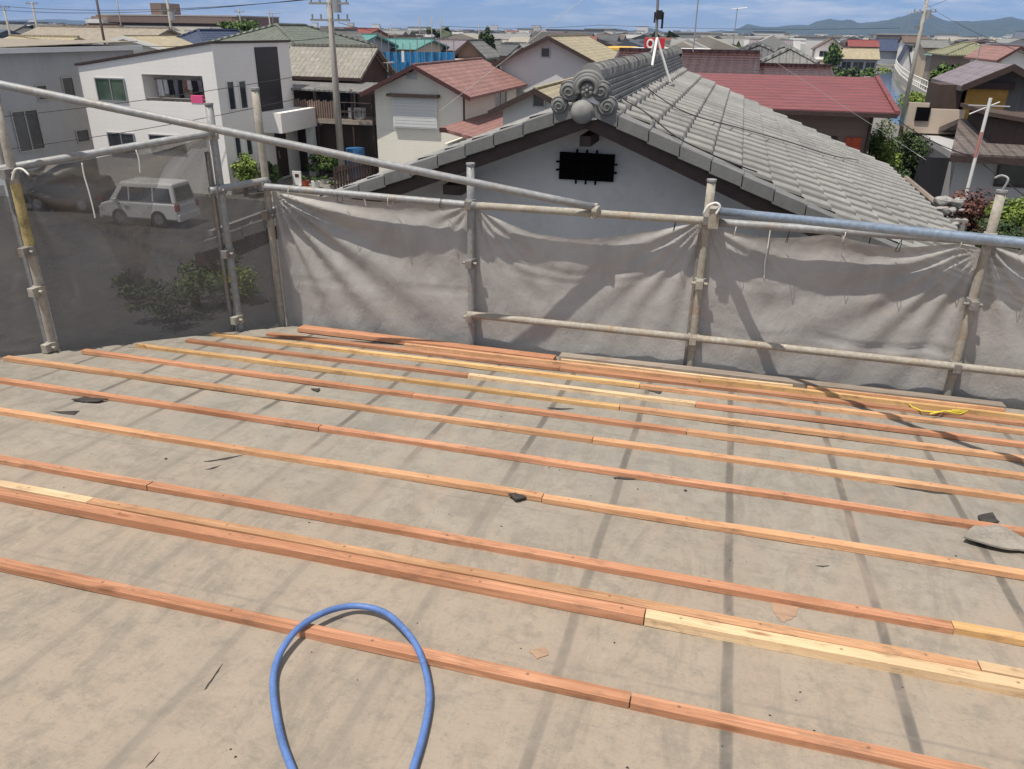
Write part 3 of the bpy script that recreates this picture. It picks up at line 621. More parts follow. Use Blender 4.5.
def tile_glaze(name, c, channel=0.0):
    t = NT(name); v = t.co(); n1 = t.noise(v, .8, 5, .65); n2 = t.noise(v, 14, 5, .7)
    br = t.n('ShaderNodeTexBrick'); br.inputs['Scale'].default_value = 1; br.inputs['Brick Width'].default_value = .40; br.inputs['Row Height'].default_value = .272; br.offset = 0
    br.inputs['Mortar Size'].default_value = 0; br.inputs['Color1'].default_value = (1.06,1.06,1.05,1); br.inputs['Color2'].default_value = (.90,.90,.90,1)
    sep = t.n('ShaderNodeSeparateXYZ'); t.l(v, sep.inputs[0]); cb = t.n('ShaderNodeCombineXYZ'); t.l(t.math('ADD', sep.outputs[1], 4.6-.16), cb.inputs[0]); t.l(sep.outputs[0], cb.inputs[1]); t.l(cb.outputs[0], br.inputs['Vector'])
    b = t.ramp(t.math('ADD', t.math('MULTIPLY', n1, .6), t.math('MULTIPLY', n2, .4)), [(.32, tuple(x*.68 for x in c)), (.5, c), (.68, tuple(x*1.28 for x in c))])
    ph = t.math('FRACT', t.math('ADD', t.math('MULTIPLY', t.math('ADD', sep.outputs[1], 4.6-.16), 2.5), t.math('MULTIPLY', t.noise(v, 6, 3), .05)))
    lap_shade = t.ramp(ph, [(.62, 0.0), (.70, .75), (.86, .75), (.92, 0.0)])  # dark lap joint widened by painted shade on each roll's near flank
    b = t.mix(t.math('MULTIPLY', lap_shade, channel), b, (.075,.072,.066))
    t.col(t.mix(1, b, br.outputs['Color'], 'MULTIPLY')); t.rough(.6); t.b.inputs['Specular IOR Level'].default_value = .3; t.bump(n2, .15, .003); return t.m
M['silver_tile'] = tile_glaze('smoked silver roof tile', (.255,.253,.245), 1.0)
M['ridge_tile'] = tile_glaze('smoked ridge tile', (.18,.18,.175))
for sx, sl_, E_ in ((1, SR, ER-AX), (-1, SLf, AX-EL)):
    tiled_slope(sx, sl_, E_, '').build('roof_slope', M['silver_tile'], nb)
    mb = MB()                                                      # verge tiles stepping down the gable edge
    n = int(E_/.272)
    for i in range(n):
        s0, s1 = i*.272, (i+1)*.272+.02; z0, z1 = AZp-sl_*s0+.058, AZp-sl_*s1+.072
        P = lambda s, y, z: (AX+sx*s, y, z)
        a = [P(s0,YV,z0), P(s1,YV,z1), P(s1,YV+.19,z1+.012), P(s0,YV+.19,z0+.012)]
        if sx < 0: a = a[::-1]
        mb.slab(a, .026)
        mb.add([P(s0,YV-.012,z0+.004), P(s1,YV-.012,z1+.004), P(s1,YV-.012,z1-.112), P(s0,YV-.012,z0-.112), P(s0,YV+.012,z0+.004), P(s1,YV+.012,z1+.004), P(s1,YV+.012,z1-.112), P(s0,YV+.012,z0-.112)],
               [(0,1,2,3),(7,6,5,4),(0,4,5,1),(1,5,6,2),(2,6,7,3),(3,7,4,0)])
    mb.build('verge_tiles', M['ridge_tile'], nb, bevel=.006)
    e0, e1 = 0.0, E_+.05                                           # dark barge board and soffit under them
    def strip(y0, y1, za, zb, nm, mt):
        mb = MB(); Z = lambda s: AZp-sl_*s
        q = [(AX+sx*e0, Z(e0)), (AX+sx*e1, Z(e1))]
        mb.add([(x, y, z+d) for y in (y0, y1) for (x, z) in q for d in (za, zb)], [(0,1,3,2),(4,6,7,5),(0,2,6,4),(1,5,7,3),(0,4,5,1),(2,3,7,6)])
        mb.build(nm, mt, nb)
    strip(YV+.03, YV+.075, -.175, -.02, 'barge_board', M['trim_dark'])
    strip(YV+.075, YB-.05, -.10, -.04, 'soffit', M['trim_dark'])
    strip(YV+.50, YV+.56, -.20, -.10, 'wall_band', M['concrete'])
yw = YV+.56
mb = MB(); hw = 3.4
mb.prism([(AX-hw,0),(AX+hw,0),(AX+hw,AZp-SR*hw-.12),(AX,AZp-.12),(AX-hw,AZp-SLf*hw-.12)], 1, yw, YB-.6); mb.build('wall', M['plaster'], nb)
a, b_ = at(560,152,yw-.03), at(613,182,yw-.03)
mb = MB(); mb.box((a.x, yw-.04, b_.z), (b_.x, yw+.01, a.z)); vent = mb.build('gable_vent', M['void'], nb)
mb = MB()
for k in (.32,.5,.68): mb.box((a.x+(b_.x-a.x)*k-.008, yw-.05, b_.z-.035), (a.x+(b_.x-a.x)*k+.008, yw-.025, a.z+.035))
for k in (.35,.65): mb.box((a.x-.03, yw-.05, b_.z+(a.z-b_.z)*k-.008), (b_.x+.03, yw-.025, b_.z+(a.z-b_.z)*k+.008))
mb.build('vent_bars', M['void'], vent)
for px, py, w in ((588,140,.05), (457,188,.09)):
    p = at(px, py, YV+.25); mb = MB(); mb.box((p.x-w, YV+.1, p.z-.04), (p.x+w, yw, p.z+.05)); mb.build('purlin_end', M['trim_dark'], nb)
# ridge of stacked flat tiles under a round cap
mb = MB(); zr = AZp-.02
for k in range(6):
    w = .175-.016*k; mb.box((AX-w, YV+.14, zr+.045*k), (AX+w, YB-.1, zr+.045*k+.036)); mb.box((AX-w+.02, YV+.14, zr+.045*k+.036), (AX+w-.02, YB-.1, zr+.045*(k+1)))
ridge = mb.build('ridge', M['ridge_tile'], nb, bevel=.006)
mb = MB(); nseg = int((YB-.1-YV-.14)/.27); zc = zr+.045*6+.005
for k in range(nseg):
    y0 = YV+.14+k*.27; r0 = .088; mb.tube([(AX,y0,zc+.002),(AX,y0+.27,zc)], [r0+.004, r0-.004], 14); mb.tube([(AX,y0,zc),(AX,y0+.03,zc)], r0+.010, 14)
mb.build('ridge_cap', M['silver_tile'], ridge, smooth=False)
mb = MB(); mb.tube([(AX,YB-.1,zc-.02),(AX,YB-.04,zc-.02)], .14, 16); mb.box((AX-.15,YB-.1,zr-.05),(AX+.15,YB-.04,zc-.02)); mb.build('ridge_end', M['silver_tile'], ridge)
# demon-tile ornament at the gable end: arched crown, scrolls at both sides, round end tile below
oy = YV+.02; orn = None
def disc(mb, x, z, r, y0, y1, seg=18): mb.tube([(x,y0,z),(x,y1,z)], r, seg)
def scroll(mb, x, z, r, sgn, y0, sq=1.0):
    mb.ball((x,y0+.03,z), r, 1, .62, 1, 18, 12)
    pts = []                                                     # a raised spiral on the face
    for k in range(40):
        a_ = k/39*2.3*2*math.pi; rr = r*(.93-.80*k/39); pts.append((x+sgn*rr*math.cos(a_+.6), y0+.03-.60*math.sqrt(max(0,r*r-rr*rr))-.004, z+rr*math.sin(a_+.6)))
    mb.tube(pts, [r*.09*(1-.4*k/39) for k in range(40)], 8)
mb = MB(); pc = at(588,94,oy)
for k, r in enumerate((.138,.110,.084)): mb.tube([(pc.x+r*math.cos(t_*math.pi/16), oy-.02-.018*k, pc.z+.045+r*.95*math.sin(t_*math.pi/16)) for t_ in range(-3,20)], .022, 8)
disc(mb, pc.x, pc.z+.04, .118, oy+.01, oy+.16); disc(mb, pc.x, pc.z+.03, .064, oy-.05, oy+.02)
for k in range(6):
    a_ = k*math.pi/3+.5; mb.ball((pc.x+.036*math.cos(a_), oy-.055, pc.z+.03+.036*math.sin(a_)), .022, 1, .5, 1, 8, 6)
mb.ball((pc.x, oy-.065, pc.z+.03), .018, nu=8, nv=6)
mb.prism([(pc.x-.08,pc.z-.22),(pc.x+.08,pc.z-.22),(pc.x+.13,pc.z-.02),(pc.x-.13,pc.z-.02)], 1, oy+.02, oy+.14)
orn = mb.build('ridge_ornament', M['ridge_tile'], nb)
for p in orn.data.polygons: p.use_smooth = len(p.vertices) == 4
for px, py, r, sg in ((570,91,.092,-1),(560,105,.080,-1),(602,91,.090,1),(608,106,.090,1)):
    p = at(px, py, oy); mb = MB(); scroll(mb, p.x, p.z, r, sg, oy-.04); o = mb.build('scroll', M['ridge_tile'], orn)
    for q in o.data.polygons: q.use_smooth = len(q.vertices) == 4
p = at(579,113,YV-.12); mb = MB(); mb.ball((p.x+.01,YV-.03,p.z), .098, 1, .75, 1, 20, 12); mb.tube([(p.x+.03,YV+.25,p.z+.02),(p.x+.01,YV-.04,p.z)], [.100,.100], 20); mb.build('round_end_tile', M['silver_tile'], orn, smooth=True)
p = at(592,104,YV); mb = MB(); mb.tube([(p.x+.005,YV+.01,p.z-.02),(p.x+.005,YV-.01,p.z-.02)], .112, 20); mb.build('end_tile_rim', M['trim_white'], orn)
def roof_pt(px, py, up=.10):
    v = ray(px, py); k = (AZp+up-EYE+SR*AX)/(v.z+SR*v.x); return Vector((0,0,EYE))+v*k
def cable_on_roof(pp, label):
    mb = MB(); mb.tube(catmull([roof_pt(*q) for q in pp], 6), .0055, 6); tag(mb.build('antenna_cable', M['black_rubber'], smooth=True), label, 'cable')
cable_on_roof([(614,90),(625,100),(645,112),(675,136),(702,150),(732,163),(757,172)], 'black cable sagging across the tiles near the gable edge')
cable_on_roof([(634,74),(655,94),(690,114),(740,128),(792,143),(830,155),(858,160)], 'black cable sagging across the middle of the tile roof')
# antenna mast standing on the ridge
ay = 11.6; p0 = at(655,63,ay); top = at(659,-30,ay)
mast = thing('antenna_mast', 'aerial mast on white tripod legs on the tiled ridge', 'antenna', (p0.x, ay, zc))
mb = MB(); mb.tube([(p0.x,ay,zc+.05),(top.x,ay,top.z)], .018, 8); mb.build('mast', M['steel_dark'], mast)
for px, py, dy in ((670,82,0),(648,61,.25),(652,66,-.5)):
    mb = MB(); q = at(px, py, ay+dy); mb.tube([(q.x,ay+dy,q.z),(p0.x,ay,at(656,38,ay).z)], .017, 8); mb.build('leg', M['trim_white'], mast)
q = at(659,12,ay); mb = MB(); mb.box((q.x-.03,ay-.05,q.z-.09),(q.x+.045,ay+.05,q.z+.02)); mb.tube([(q.x-.05,ay,q.z),(q.x-.05,ay,q.z-.13)], .012, 6); mb.tube([(q.x+.055,ay,q.z),(q.x+.055,ay,q.z-.20)], .014, 6); mb.build('mixer_box', M['black_rubber'], mast)

# ------------------------------------------------------------------ generic town houses
def windows(parent, face, pos, rects, gl='glass', frame='alu', t=.05):
    for (u0, u1, z0, z1) in rects:
        mb = MB(); f = .05
        def bx(mb, ua, ub, za, zb, d0, d1):
            if face == 'y': mb.box((ua, pos-d1, za), (ub, pos-d0, zb))
            else: mb.box((pos+d0, ua, za), (pos+d1, ub, zb))
        bx(mb,u0-f,u1+f,z0-f,z0,.001,t); bx(mb,u0-f,u1+f,z1,z1+f,.001,t); bx(mb,u0-f,u0,z0,z1,.001,t); bx(mb,u1,u1+f,z0,z1,.001,t)
        if u1-u0 > 1: bx(mb,(u0+u1)/2-.025,(u0+u1)/2+.025,z0,z1,.012,t-.01)
        w = mb.build('window', M[frame], parent); mb = MB(); bx(mb,u0,u1,z0,z1,.003,.015); mb.build('pane', M[gl], w)
def gable_roof(root, x0, x1, y0, y1, ze, zr, axis, mat, over=.45, th=.14, ridge_mat=None, trim='trim_dark', flip=None):
    r = M[('tx_' if axis == 'x' else 'ty_')+mat] if ('tx_'+mat) in M else M[mat]
    mb = MB()
    if axis == 'x':                                                # ridge along x
        ym = (y0+y1)/2; g = (zr-ze)/(ym-y0); zo = ze-g*over
        mb.slab([(x0-over,y0-over,zo),(x1+over,y0-over,zo),(x1+over,ym,zr),(x0-over,ym,zr)], th); mb.slab([(x0-over,ym,zr),(x1+over,ym,zr),(x1+over,y1+over,zo),(x0-over,y1+over,zo)], th)
        o = mb.build('roof', r, root); mb = MB(); mb.box((x0-over+.02,ym-.10,zr-.02),(x1+over-.02,ym+.10,zr+.10)); mb.build('ridge', ridge_mat or r, o)
        mb = MB(); mb.box((x0-over,y0-over-.06,zo-th-.02),(x1+over,y0-over-.004,zo-.02)); mb.build('gutter', M[trim], o)
    else:
        xm = (x0+x1)/2; g = (zr-ze)/(xm-x0); zo = ze-g*over
        mb.slab([(x0-over,y1+over,zo),(x0-over,y0-over,zo),(xm,y0-over,zr),(xm,y1+over,zr)], th); mb.slab([(xm,y1+over,zr),(xm,y0-over,zr),(x1+over,y0-over,zo),(x1+over,y1+over,zo)], th)
        o = mb.build('roof', r, root); mb = MB(); mb.box((xm-.08,y0-over+.02,zr-.02),(xm+.08,y1+over-.02,zr+.05)); mb.build('ridge', ridge_mat or r, o)
        for sx, xe in ((-1, x0-over), (1, x1+over)):
            mb = MB(); e = .005; mb.add([(xm,y0-over-.05,zr+.02),(xe,y0-over-.05,zo+.02),(xe,y0-over-.05,zo-th-.05),(xm,y0-over-.05,zr-th-.05),(xm,y0-over-e,zr+.02),(xe,y0-over-e,zo+.02),(xe,y0-over-e,zo-th-.05),(xm,y0-over-e,zr-th-.05)],
                [(0,1,2,3),(7,6,5,4),(0,4,5,1),(1,5,6,2),(2,6,7,3),(3,7,4,0)]); mb.build('barge_board', M[trim], o)
    return o
def hip_roof(root, x0, x1, y0, y1, ze, zr, mat, over=.45, th=.14):
    r = M['tx_'+mat] if ('tx_'+mat) in M else M[mat]; X0_, X1_, Y0_, Y1_ = x0-over, x1+over, y0-over, y1+over; d = min(X1_-X0_, Y1_-Y0_)/2; mb = MB()
    if X1_-X0_ >= Y1_-Y0_: A, B = (X0_+d,(Y0_+Y1_)/2,zr), (X1_-d,(Y0_+Y1_)/2,zr)
    else: A, B = ((X0_+X1_)/2,Y0_+d,zr), ((X0_+X1_)/2,Y1_-d,zr)
    c = [(X0_,Y0_,ze),(X1_,Y0_,ze),(X1_,Y1_,ze),(X0_,Y1_,ze)]
    if X1_-X0_ >= Y1_-Y0_: fs = [(0,1,5,4),(1,2,5),(2,3,4,5),(3,0,4)]
    else: fs = [(0,1,4),(1,2,5,4),(2,3,5),(3,0,4,5)]
    mb.add(c+[A,B]+[(p[0],p[1],p[2]-th) for p in c], fs+[(9,8,7,6),(0,6,7,1),(1,7,8,2),(2,8,9,3),(3,9,6,0)]); o = mb.build('roof', r, root)
    mb = MB()
    for i in range(4):
        e = A if (i in (0,3) if X1_-X0_ >= Y1_-Y0_ else i in (0,1)) else B; mb.tube([(c[i][0],c[i][1],ze+.03),(e[0],e[1],zr+.04)], .09, 6)
    mb.tube([(A[0],A[1],zr+.04),(B[0]+.01,B[1],zr+.04)], .10, 6); mb.build('ridge', r, o); return o
def body(root, x0, x1, y0, y1, ze, mat, gable=None, zr=0):
    mb = MB()
    if gable == 'y': mb.prism([(x0,0),(x1,0),(x1,ze-.1),((x0+x1)/2,zr-.14),(x0,ze-.1)], 1, y0, y1)
    elif gable == 'x': mb.prism([(y0,0),(y1,0),(y1,ze-.1),((y0+y1)/2,zr-.14),(y0,ze-.1)], 0, x0, x1)
    else: mb.box((x0,y0,0),(x1,y1,ze))
    return mb.build('wall', M[mat], root)
GT = 'houses of the town beyond the nets'
def house(px0, px1, D, ye, yr, depth, kind, wall, roof, label, front=(), side=(), cat='house', name='house', over=.45, group=GT, gl='glass', trim='trim_dark'):
    a, b_ = at(px0, ye, D), at(px1, ye, D); x0, x1 = a.x, b_.x; ze = (a.z+b_.z)/2; y0, y1 = D, D+depth
    pm = (px0+px1)/2
    zr = at(pm, yr, D+depth/2).z if kind in ('x','hip') else at(pm, yr, D).z
    if kind == 'flat': zr = ze
    root = thing(name, label, cat, ((x0+x1)/2, D+depth/2, 0), group)
    body(root, x0, x1, y0, y1, ze, wall, {'x':'x','y':'y'}.get(kind), zr)
    if kind in 'xy': gable_roof(root, x0, x1, y0, y1, ze, zr, kind, roof, over, trim=trim)
    elif kind == 'hip': hip_roof(root, x0, x1, y0, y1, ze, zr, roof, over)
    else:
        mb = MB(); mb.box((x0-.1,y0-.1,ze),(x1+.1,y1+.1,ze+.25)); mb.build('roof', M[roof] if roof in M else M['tx_'+roof], root)
    W_ = x1-x0
    windows(root, 'y', y0, [(x0+W_*u0, x0+W_*u1, ze*z0, ze*z1) for u0, u1, z0, z1 in front], gl)
    if side: windows(root, 'x', x1, [(y0+depth*u0, y0+depth*u1, ze*z0, ze*z1) for u0, u1, z0, z1 in side], gl)
    return root, x0, x1, ze, zr

# ------------------------------------------------------------------ modern white house with a balcony
y0, y1, xl_, xr = 30.29, 36.4, -27.9, -21.06; zl, zh = 5.13, 6.13
wh = thing('white_house', 'white boxy modern house with a sunk balcony full of washing', 'house', ((xl_+xr)/2, 33, 0), GT)
zt = lambda x: zl+(zh-zl)*(x-xl_)/(xr-xl_)
bx0, bx1, bz0, bz1 = -24.70, -21.72, 3.80, 4.88
def quadwall(mb, xa, xb, za0, zb0, za1, zb1, t=.16): mb.prism([(xa,za0),(xb,zb0),(xb,zb1),(xa,za1)], 1, y0, y0+t)
mb = MB(); quadwall(mb, xl_, bx0, 0, 0, zt(xl_), zt(bx0)); quadwall(mb, bx1, xr, 0, 0, zt(bx1), zt(xr)); quadwall(mb, bx0, bx1, bz1, bz1, zt(bx0), zt(bx1)); quadwall(mb, bx0, bx1, 0, 0, bz0, bz0)
mb.box((bx0,y0+.16,bz0-.9),(bx0-.1,y0+1.9,bz1+.05)); mb.box((bx1,y0+.16,bz0-.9),(bx1+.1,y0+1.9,bz1+.05)); mb.box((bx0,y0+.16,bz0-1.0),(bx1,y0+1.9,bz0-.9)); mb.box((bx0,y0+1.9,bz0-.9),(bx1,y0+2.0,bz1+.05)); mb.box((bx0,y0+.16,bz1+.002),(bx1,y0+1.9,bz1+.1))
mb.box((xl_,y0+.16,0),(xl_+.16,y1,zl)); mb.box((xr-.16,y0+.16,0),(xr,y1,zh-.004)); mb.box((xl_+.16,y1-.16,0),(xr-.16,y1,zl)); mb.build('wall', M['w_white'], wh)
mb = MB(); mb.slab([(xl_-.1,y0-.08,zl+.10),(xr+.06,y0-.08,zh+.10),(xr+.06,y1+.1,zh+.10),(xl_-.1,y1+.1,zl+.10)], .09); mb.build('roof', M['trim_dark'], wh)
windows(wh, 'y', y0, [(-27.08,-25.66,3.77,4.64)], 'glass_green'); windows(wh, 'y', y0, [(-26.98,-25.66,1.55,2.37),(-24.8,-23.1,1.75,2.38)])
windows(wh, 'y', y0+1.9, [(-23.6,-21.95,2.95,4.55)], frame='trim_dark')
mb = MB(); mb.tube([(bx0,y0+.04,bz0+.14),(bx1,y0+.04,bz0+.14)], .025, 8)
for k in range(5): x = bx0+.1+(bx1-bx0-.2)*k/4; mb.tube([(x,y0+.04,bz0-.01),(x,y0+.04,bz0+.14)], .014, 6)
mb.build('balcony_rail', M['steel_dark'], wh)
windows(wh, 'x', xr, [(30.95,31.40,3.52,4.62),(31.83,32.30,3.50,4.60),(31.0,31.38,1.5,2.34),(31.86,32.25,1.5,2.34)], frame='trim_white')
mb = MB(); mb.box((xr+.002,33.38,3.24),(xr+.05,35.25,5.95)); mb.build('black_panel', M['w_black'], wh)
mb = MB(); mb.box((xr,33.1,2.35),(xr+1.15,36.9,3.22)); mb.build('porch_canopy', M['w_white'], wh); mb = MB(); mb.box((xr+.75,35.9,0),(xr+1.1,36.25,2.35)); mb.build('porch_column', M['trim_white'], wh)
mb = MB(); mb.box((xr+.002,34.25,.12),(xr+.05,35.2,2.2)); dr = mb.build('door', M['trim_dark'], wh); mb = MB(); mb.box((xr+.05,34.4,1.0),(xr+.09,34.44,1.35)); mb.build('handle', M['alu'], dr)
mb = MB(); mb.tube([(bx0,y0+.75,bz1-.22),(bx1,y0+.75,bz1-.22)], .02, 8); mb.build('drying_pole', M['steel'], wh)
wash = [('cloth_white','white shirt at the left end of the balcony washing',.26,.80),('cloth_white','second white shirt from the left in the balcony washing',.22,.70),('cloth_black','black shirt beside the white ones on the balcony',.30,.72),('cloth_grey','grey trousers in the balcony washing',.20,.85),
        ('cloth_black','black trousers in the middle of the balcony washing',.22,.88),('cloth_brown','brown cloth hanging on the balcony',.20,.60),('cloth_white','small white towel in the middle of the balcony washing',.20,.45),('cloth_black','black garment right of the small white towel',.28,.70),
        ('cloth_grey','pale grey towel on the balcony',.22,.52),('cloth_brown','short brown cloth near the pink one on the balcony',.22,.42),('cloth_white','white towel above the pink cloth on the balcony',.30,.45)]
x = bx0+.15
for k, (mt, lb, w, l) in enumerate(wash):
    mb = MB(); n = 8; vs = []; zt_ = bz1-.24; yy = y0+.72+.05*(k % 2)
    for j in range(6):
        for i in range(n+1): vs.append((x+w*i/n*(1-.06*math.sin(j)), yy+.03*math.sin(i*1.7+k)*j/3, zt_-l*j/5*.85))
    vs2 = [(p[0], p[1]+.012, p[2]) for p in vs]; q = n+1
    fs = [(j*q+i, j*q+i+1, (j+1)*q+i+1, (j+1)*q+i) for j in range(5) for i in range(n)]
    mb.add(vs, fs); mb.add(vs2, [f[::-1] for f in fs]); tag(mb.build('laundry', M[mt]), lb, 'laundry', 'washing on the balcony of the white house'); x += w+.02
mb = MB(); mb.box((-22.42,y0+.10,bz0-.02),(-21.85,y0+.14,bz0+.28)); mb.box((-22.42,y0-.02,bz0+.0),(-21.85,y0+.16,bz0+.30)); tag(mb.build('laundry', M['pink']), 'bright pink cloth over the balcony rail', 'laundry', 'washing on the balcony of the white house')

# ------------------------------------------------------------------ grey house at far left, its right side to us
gx = -29.6; gy0 = 26.9
gh = thing('grey_house', 'grey rendered house cut by the left edge of the photo, behind the tie pipe', 'house', (-34, 33, 0), GT)
zg = at(60, 48, 33).z
mb = MB(); mb.box((-38,gy0,0),(gx,36,zg)); mb.build('wall', M['w_grey'], gh)
mb = MB(); mb.slab([(-38.4,gy0-.4,zg+.1),(gx+.35,gy0-.4,zg+.1),(gx+.35,36.3,zg+.1),(-38.4,36.3,zg+.1)], .2); mb.build('eaves', M['trim_white'], gh)
windows(gh, 'x', gx, [(29.5,30.0,3.75,4.30),(31.0,31.6,3.60,4.55),(31.2,31.9,1.75,2.25),(27.9,29.2,1.75,3.35)])
mb = MB(); mb.slab([(-38.2,gy0+.2,zg+.13),(gx+.2,gy0+.2,zg+.13),(gx+.2,36.2,zg+.3),(-38.2,36.2,zg+.3)], .03); mb.build('roof', M['tx_tan'], gh)

# ------------------------------------------------------------------ cream house with the red shingle roof
yc = 35.13; cx0, cx1 = -16.15, -11.87
ch = thing('cream_house', 'cream house with a red shingle roof and white storm shutter', 'house', (-14, 40, 0), GT)
body(ch, cx0, cx1, yc, yc+9.2, 4.30, 'w_cream', 'y', 5.30)
gable_roof(ch, cx0, cx1, yc, yc+9.2, 4.32, 5.34, 'y', 'pink', .5, .12, trim='trim_wine')
mb = MB(); mb.box((-15.22,yc-.16,2.62),(-13.08,yc+.01,3.95))
sh = mb.build('storm_shutter', M['trim_white'], ch); mb = MB()
for k in range(9): mb.box((-15.18,yc-.175,2.68+.14*k),(-13.12,yc-.158,2.78+.14*k))
mb.build('shutter_slats', M['w_pale'], sh); mb = MB(); mb.box((-15.4,yc-.42,3.98),(-12.95,yc+.01,4.10)); mb.build('shutter_hood', M['trim_dark'], ch)
mb = MB(); mb.box((-14.55,yc-.03,4.72),(-14.05,yc+.01,5.0)); mb.build('gable_vent', M['alu'], ch)
mb = MB(); mb.box((-16.0,yc-.02,2.50),(-13.0,yc+.01,2.58)); mb.build('wall_band', M['trim_white'], ch)
windows(ch, 'x', cx1, [(40.2,42.2,2.75,4.0)], frame='trim_white')
mb = MB(); mb.tube([(cx1+.05,yc-.03,0),(cx1+.05,yc-.03,4.1)], .045, 8); mb.build('downpipe', M['trim_dark'], ch)
mb = MB(); mb.box((cx1,yc-2.6,0),(cx1+2.1,yc+7,2.35)); mb.build('annex_wall', M['w_cream'], ch)
mb = MB(); mb.slab([(cx1+.002,yc-3.1,3.05),(cx1+2.9,yc-3.1,2.42),(cx1+2.9,yc+7.4,2.42),(cx1+.002,yc+7.4,3.05)], .14); mb.build('annex_roof', M['ty_pink'], ch)
mb = MB(); mb.box((cx1,yc-3.14,2.86),(cx1+.3,yc-3.10,3.05)); mb.build('annex_trim', M['trim_wine'], ch)

# ------------------------------------------------------------------ old wooden house behind the utility pole
ow = thing('wooden_house', 'old dark timber house with a wavy grey tile roof and a slatted balcony', 'house', (-20.5, 40, 0), GT)
body(ow, -22.6, -18.5, 38.2, 42, 4.72, 'w_wood', 'x', 5.85)
gable_roof(ow, -22.6, -18.5, 38.2, 42, 4.80, 5.92, 'x', 'stone', .42, .14)
mb = MB(); mb.slab([(-22.6,36.2,4.10),(-16.9,36.2,4.02),(-16.9,38.2,4.32),(-22.6,38.2,4.40)], .08); mb.build('veranda_roof', M['tx_grey'], ow)
mb = MB(); mb.box((-22.2,36.3,2.50),(-16.9,38.2,2.72)); mb.build('balcony_deck', M['wood_old'], ow)
mb = MB()
for k in range(26): x = -22.1+k*.125; mb.box((x,36.32,2.72),(x+.085,36.36,3.55+.05*math.sin(k*2.1)))
mb.build('balcony_slats', M['w_brownish'], ow)
mb = MB(); mb.tube([(-18.9,36.34,3.5),(-16.95,36.34,3.5)], .03, 6); mb.tube([(-18.9,36.34,3.1),(-16.95,36.34,3.1)], .02, 6)
for k in range(5): mb.tube([(-18.8+k*.45,36.34,2.7),(-18.8+k*.45,36.34,3.5)], .02, 6)
mb.build('balcony_rail', M['trim_dark'], ow)
for x in (-22.1,-19.9,-18.0,-16.95): mb = MB(); mb.box((x,36.34,0),(x+.10,36.44,4.1)); mb.build('post', M['trim_dark'], ow)
windows(ow, 'y', 38.2, [(-20.9,-19.9,2.8,4.0),(-19.6,-18.7,2.9,3.95)], frame='trim_white')
mb = MB(); mb.box((-22.5,36.9,0),(-16.9,38.2,2.5)); mb.build('ground_floor', M['w_wood'], ow)
mb = MB(); mb.box((-18.3,36.6,2.73),(-17.5,36.95,3.25)); ac = mb.build('air_conditioner', M['trim_white'], ow, bevel=.02); mb = MB(); mb.tube([(-17.75,36.59,3.0),(-17.75,36.58,3.0)], .2, 14); mb.build('fan_grille', M['alu'], ac)

# ------------------------------------------------------------------ red ribbed roof house and glazed roofs behind the tile house
D6 = 22.0; e6 = at(897,113,D6); r6 = at(823,76,26.3)
x0, x1 = at(640,108,D6).x, e6.x-.5; z6 = e6.z
rh = thing('red_roof_house', 'brown walled house with a wide red ribbed metal roof', 'house', ((x0+x1)/2, 26, 0), GT)
body(rh, x0, x1, D6+.5, 30.2, z6-.05, 'w_brownish')
mb = MB(); mb.slab([(x0,D6,z6),(e6.x,D6,z6),(e6.x,26.3,r6.z),(x0,26.3,r6.z)], .10); mb.slab([(x0,26.31,r6.z),(e6.x,26.31,r6.z),(e6.x,30.6,z6),(x0,30.6,z6)], .10); rf = mb.build('roof', M['red_metal'], rh)
mb = MB(); mb.box((x0,D6-.10,z6-.12),(e6.x+.02,D6-.01,z6-.02)); mb.build('gutter', M['trim_dark'], rf)
mb = MB(); mb.slab([(e6.x-.05,D6-.02,z6+.05),(e6.x+.07,D6-.02,z6+.05),(e6.x+.07,26.3,r6.z+.05),(e6.x-.05,26.3,r6.z+.05)], .12); mb.build('rake_trim', M['red_metal'], rf)
a, b_ = at(846,137,D6+.48), at(878,162,D6+.48); mb = MB(); mb.box((a.x,D6+.44,b_.z),(x1-.12,D6+.498,a.z)); mb.build('red_panel', M['red_panel'], rh)
windows(rh, 'y', D6+.5, [(a.x-1.6,a.x-.25,a.z-.75,a.z-.05)], frame='trim_dark')
mb = MB(); mb.tube([(x1+.02,D6+.45,0),(x1+.02,D6+.45,z6)], .04, 8); mb.build('downpipe', M['trim_dark'], rh)
for nm, (pa, pb, D, ye, yr, dep, lb) in dict(a=(618,746,30.6,74,51.5,6,'house with a dark brown glazed tile roof behind the antenna mast'), b=(744,822,31.5,77,66,4,'lower dark glazed tile roof left of the canal trees')).items():
    root, *_ = house(pa, pb, D, ye, yr, dep, 'x', 'w_brownish', 'glazed', lb)
house(716, 800, 40, 66, 44.5, 9, 'hip', 'w_beige', 'darkgrey', 'dark grey hipped roof house behind the glazed tile roofs')
house(772, 806, 36.5, 63, 48, 6, 'hip', 'w_brownish', 'grey', 'small grey hipped roof in front of the canal trees')

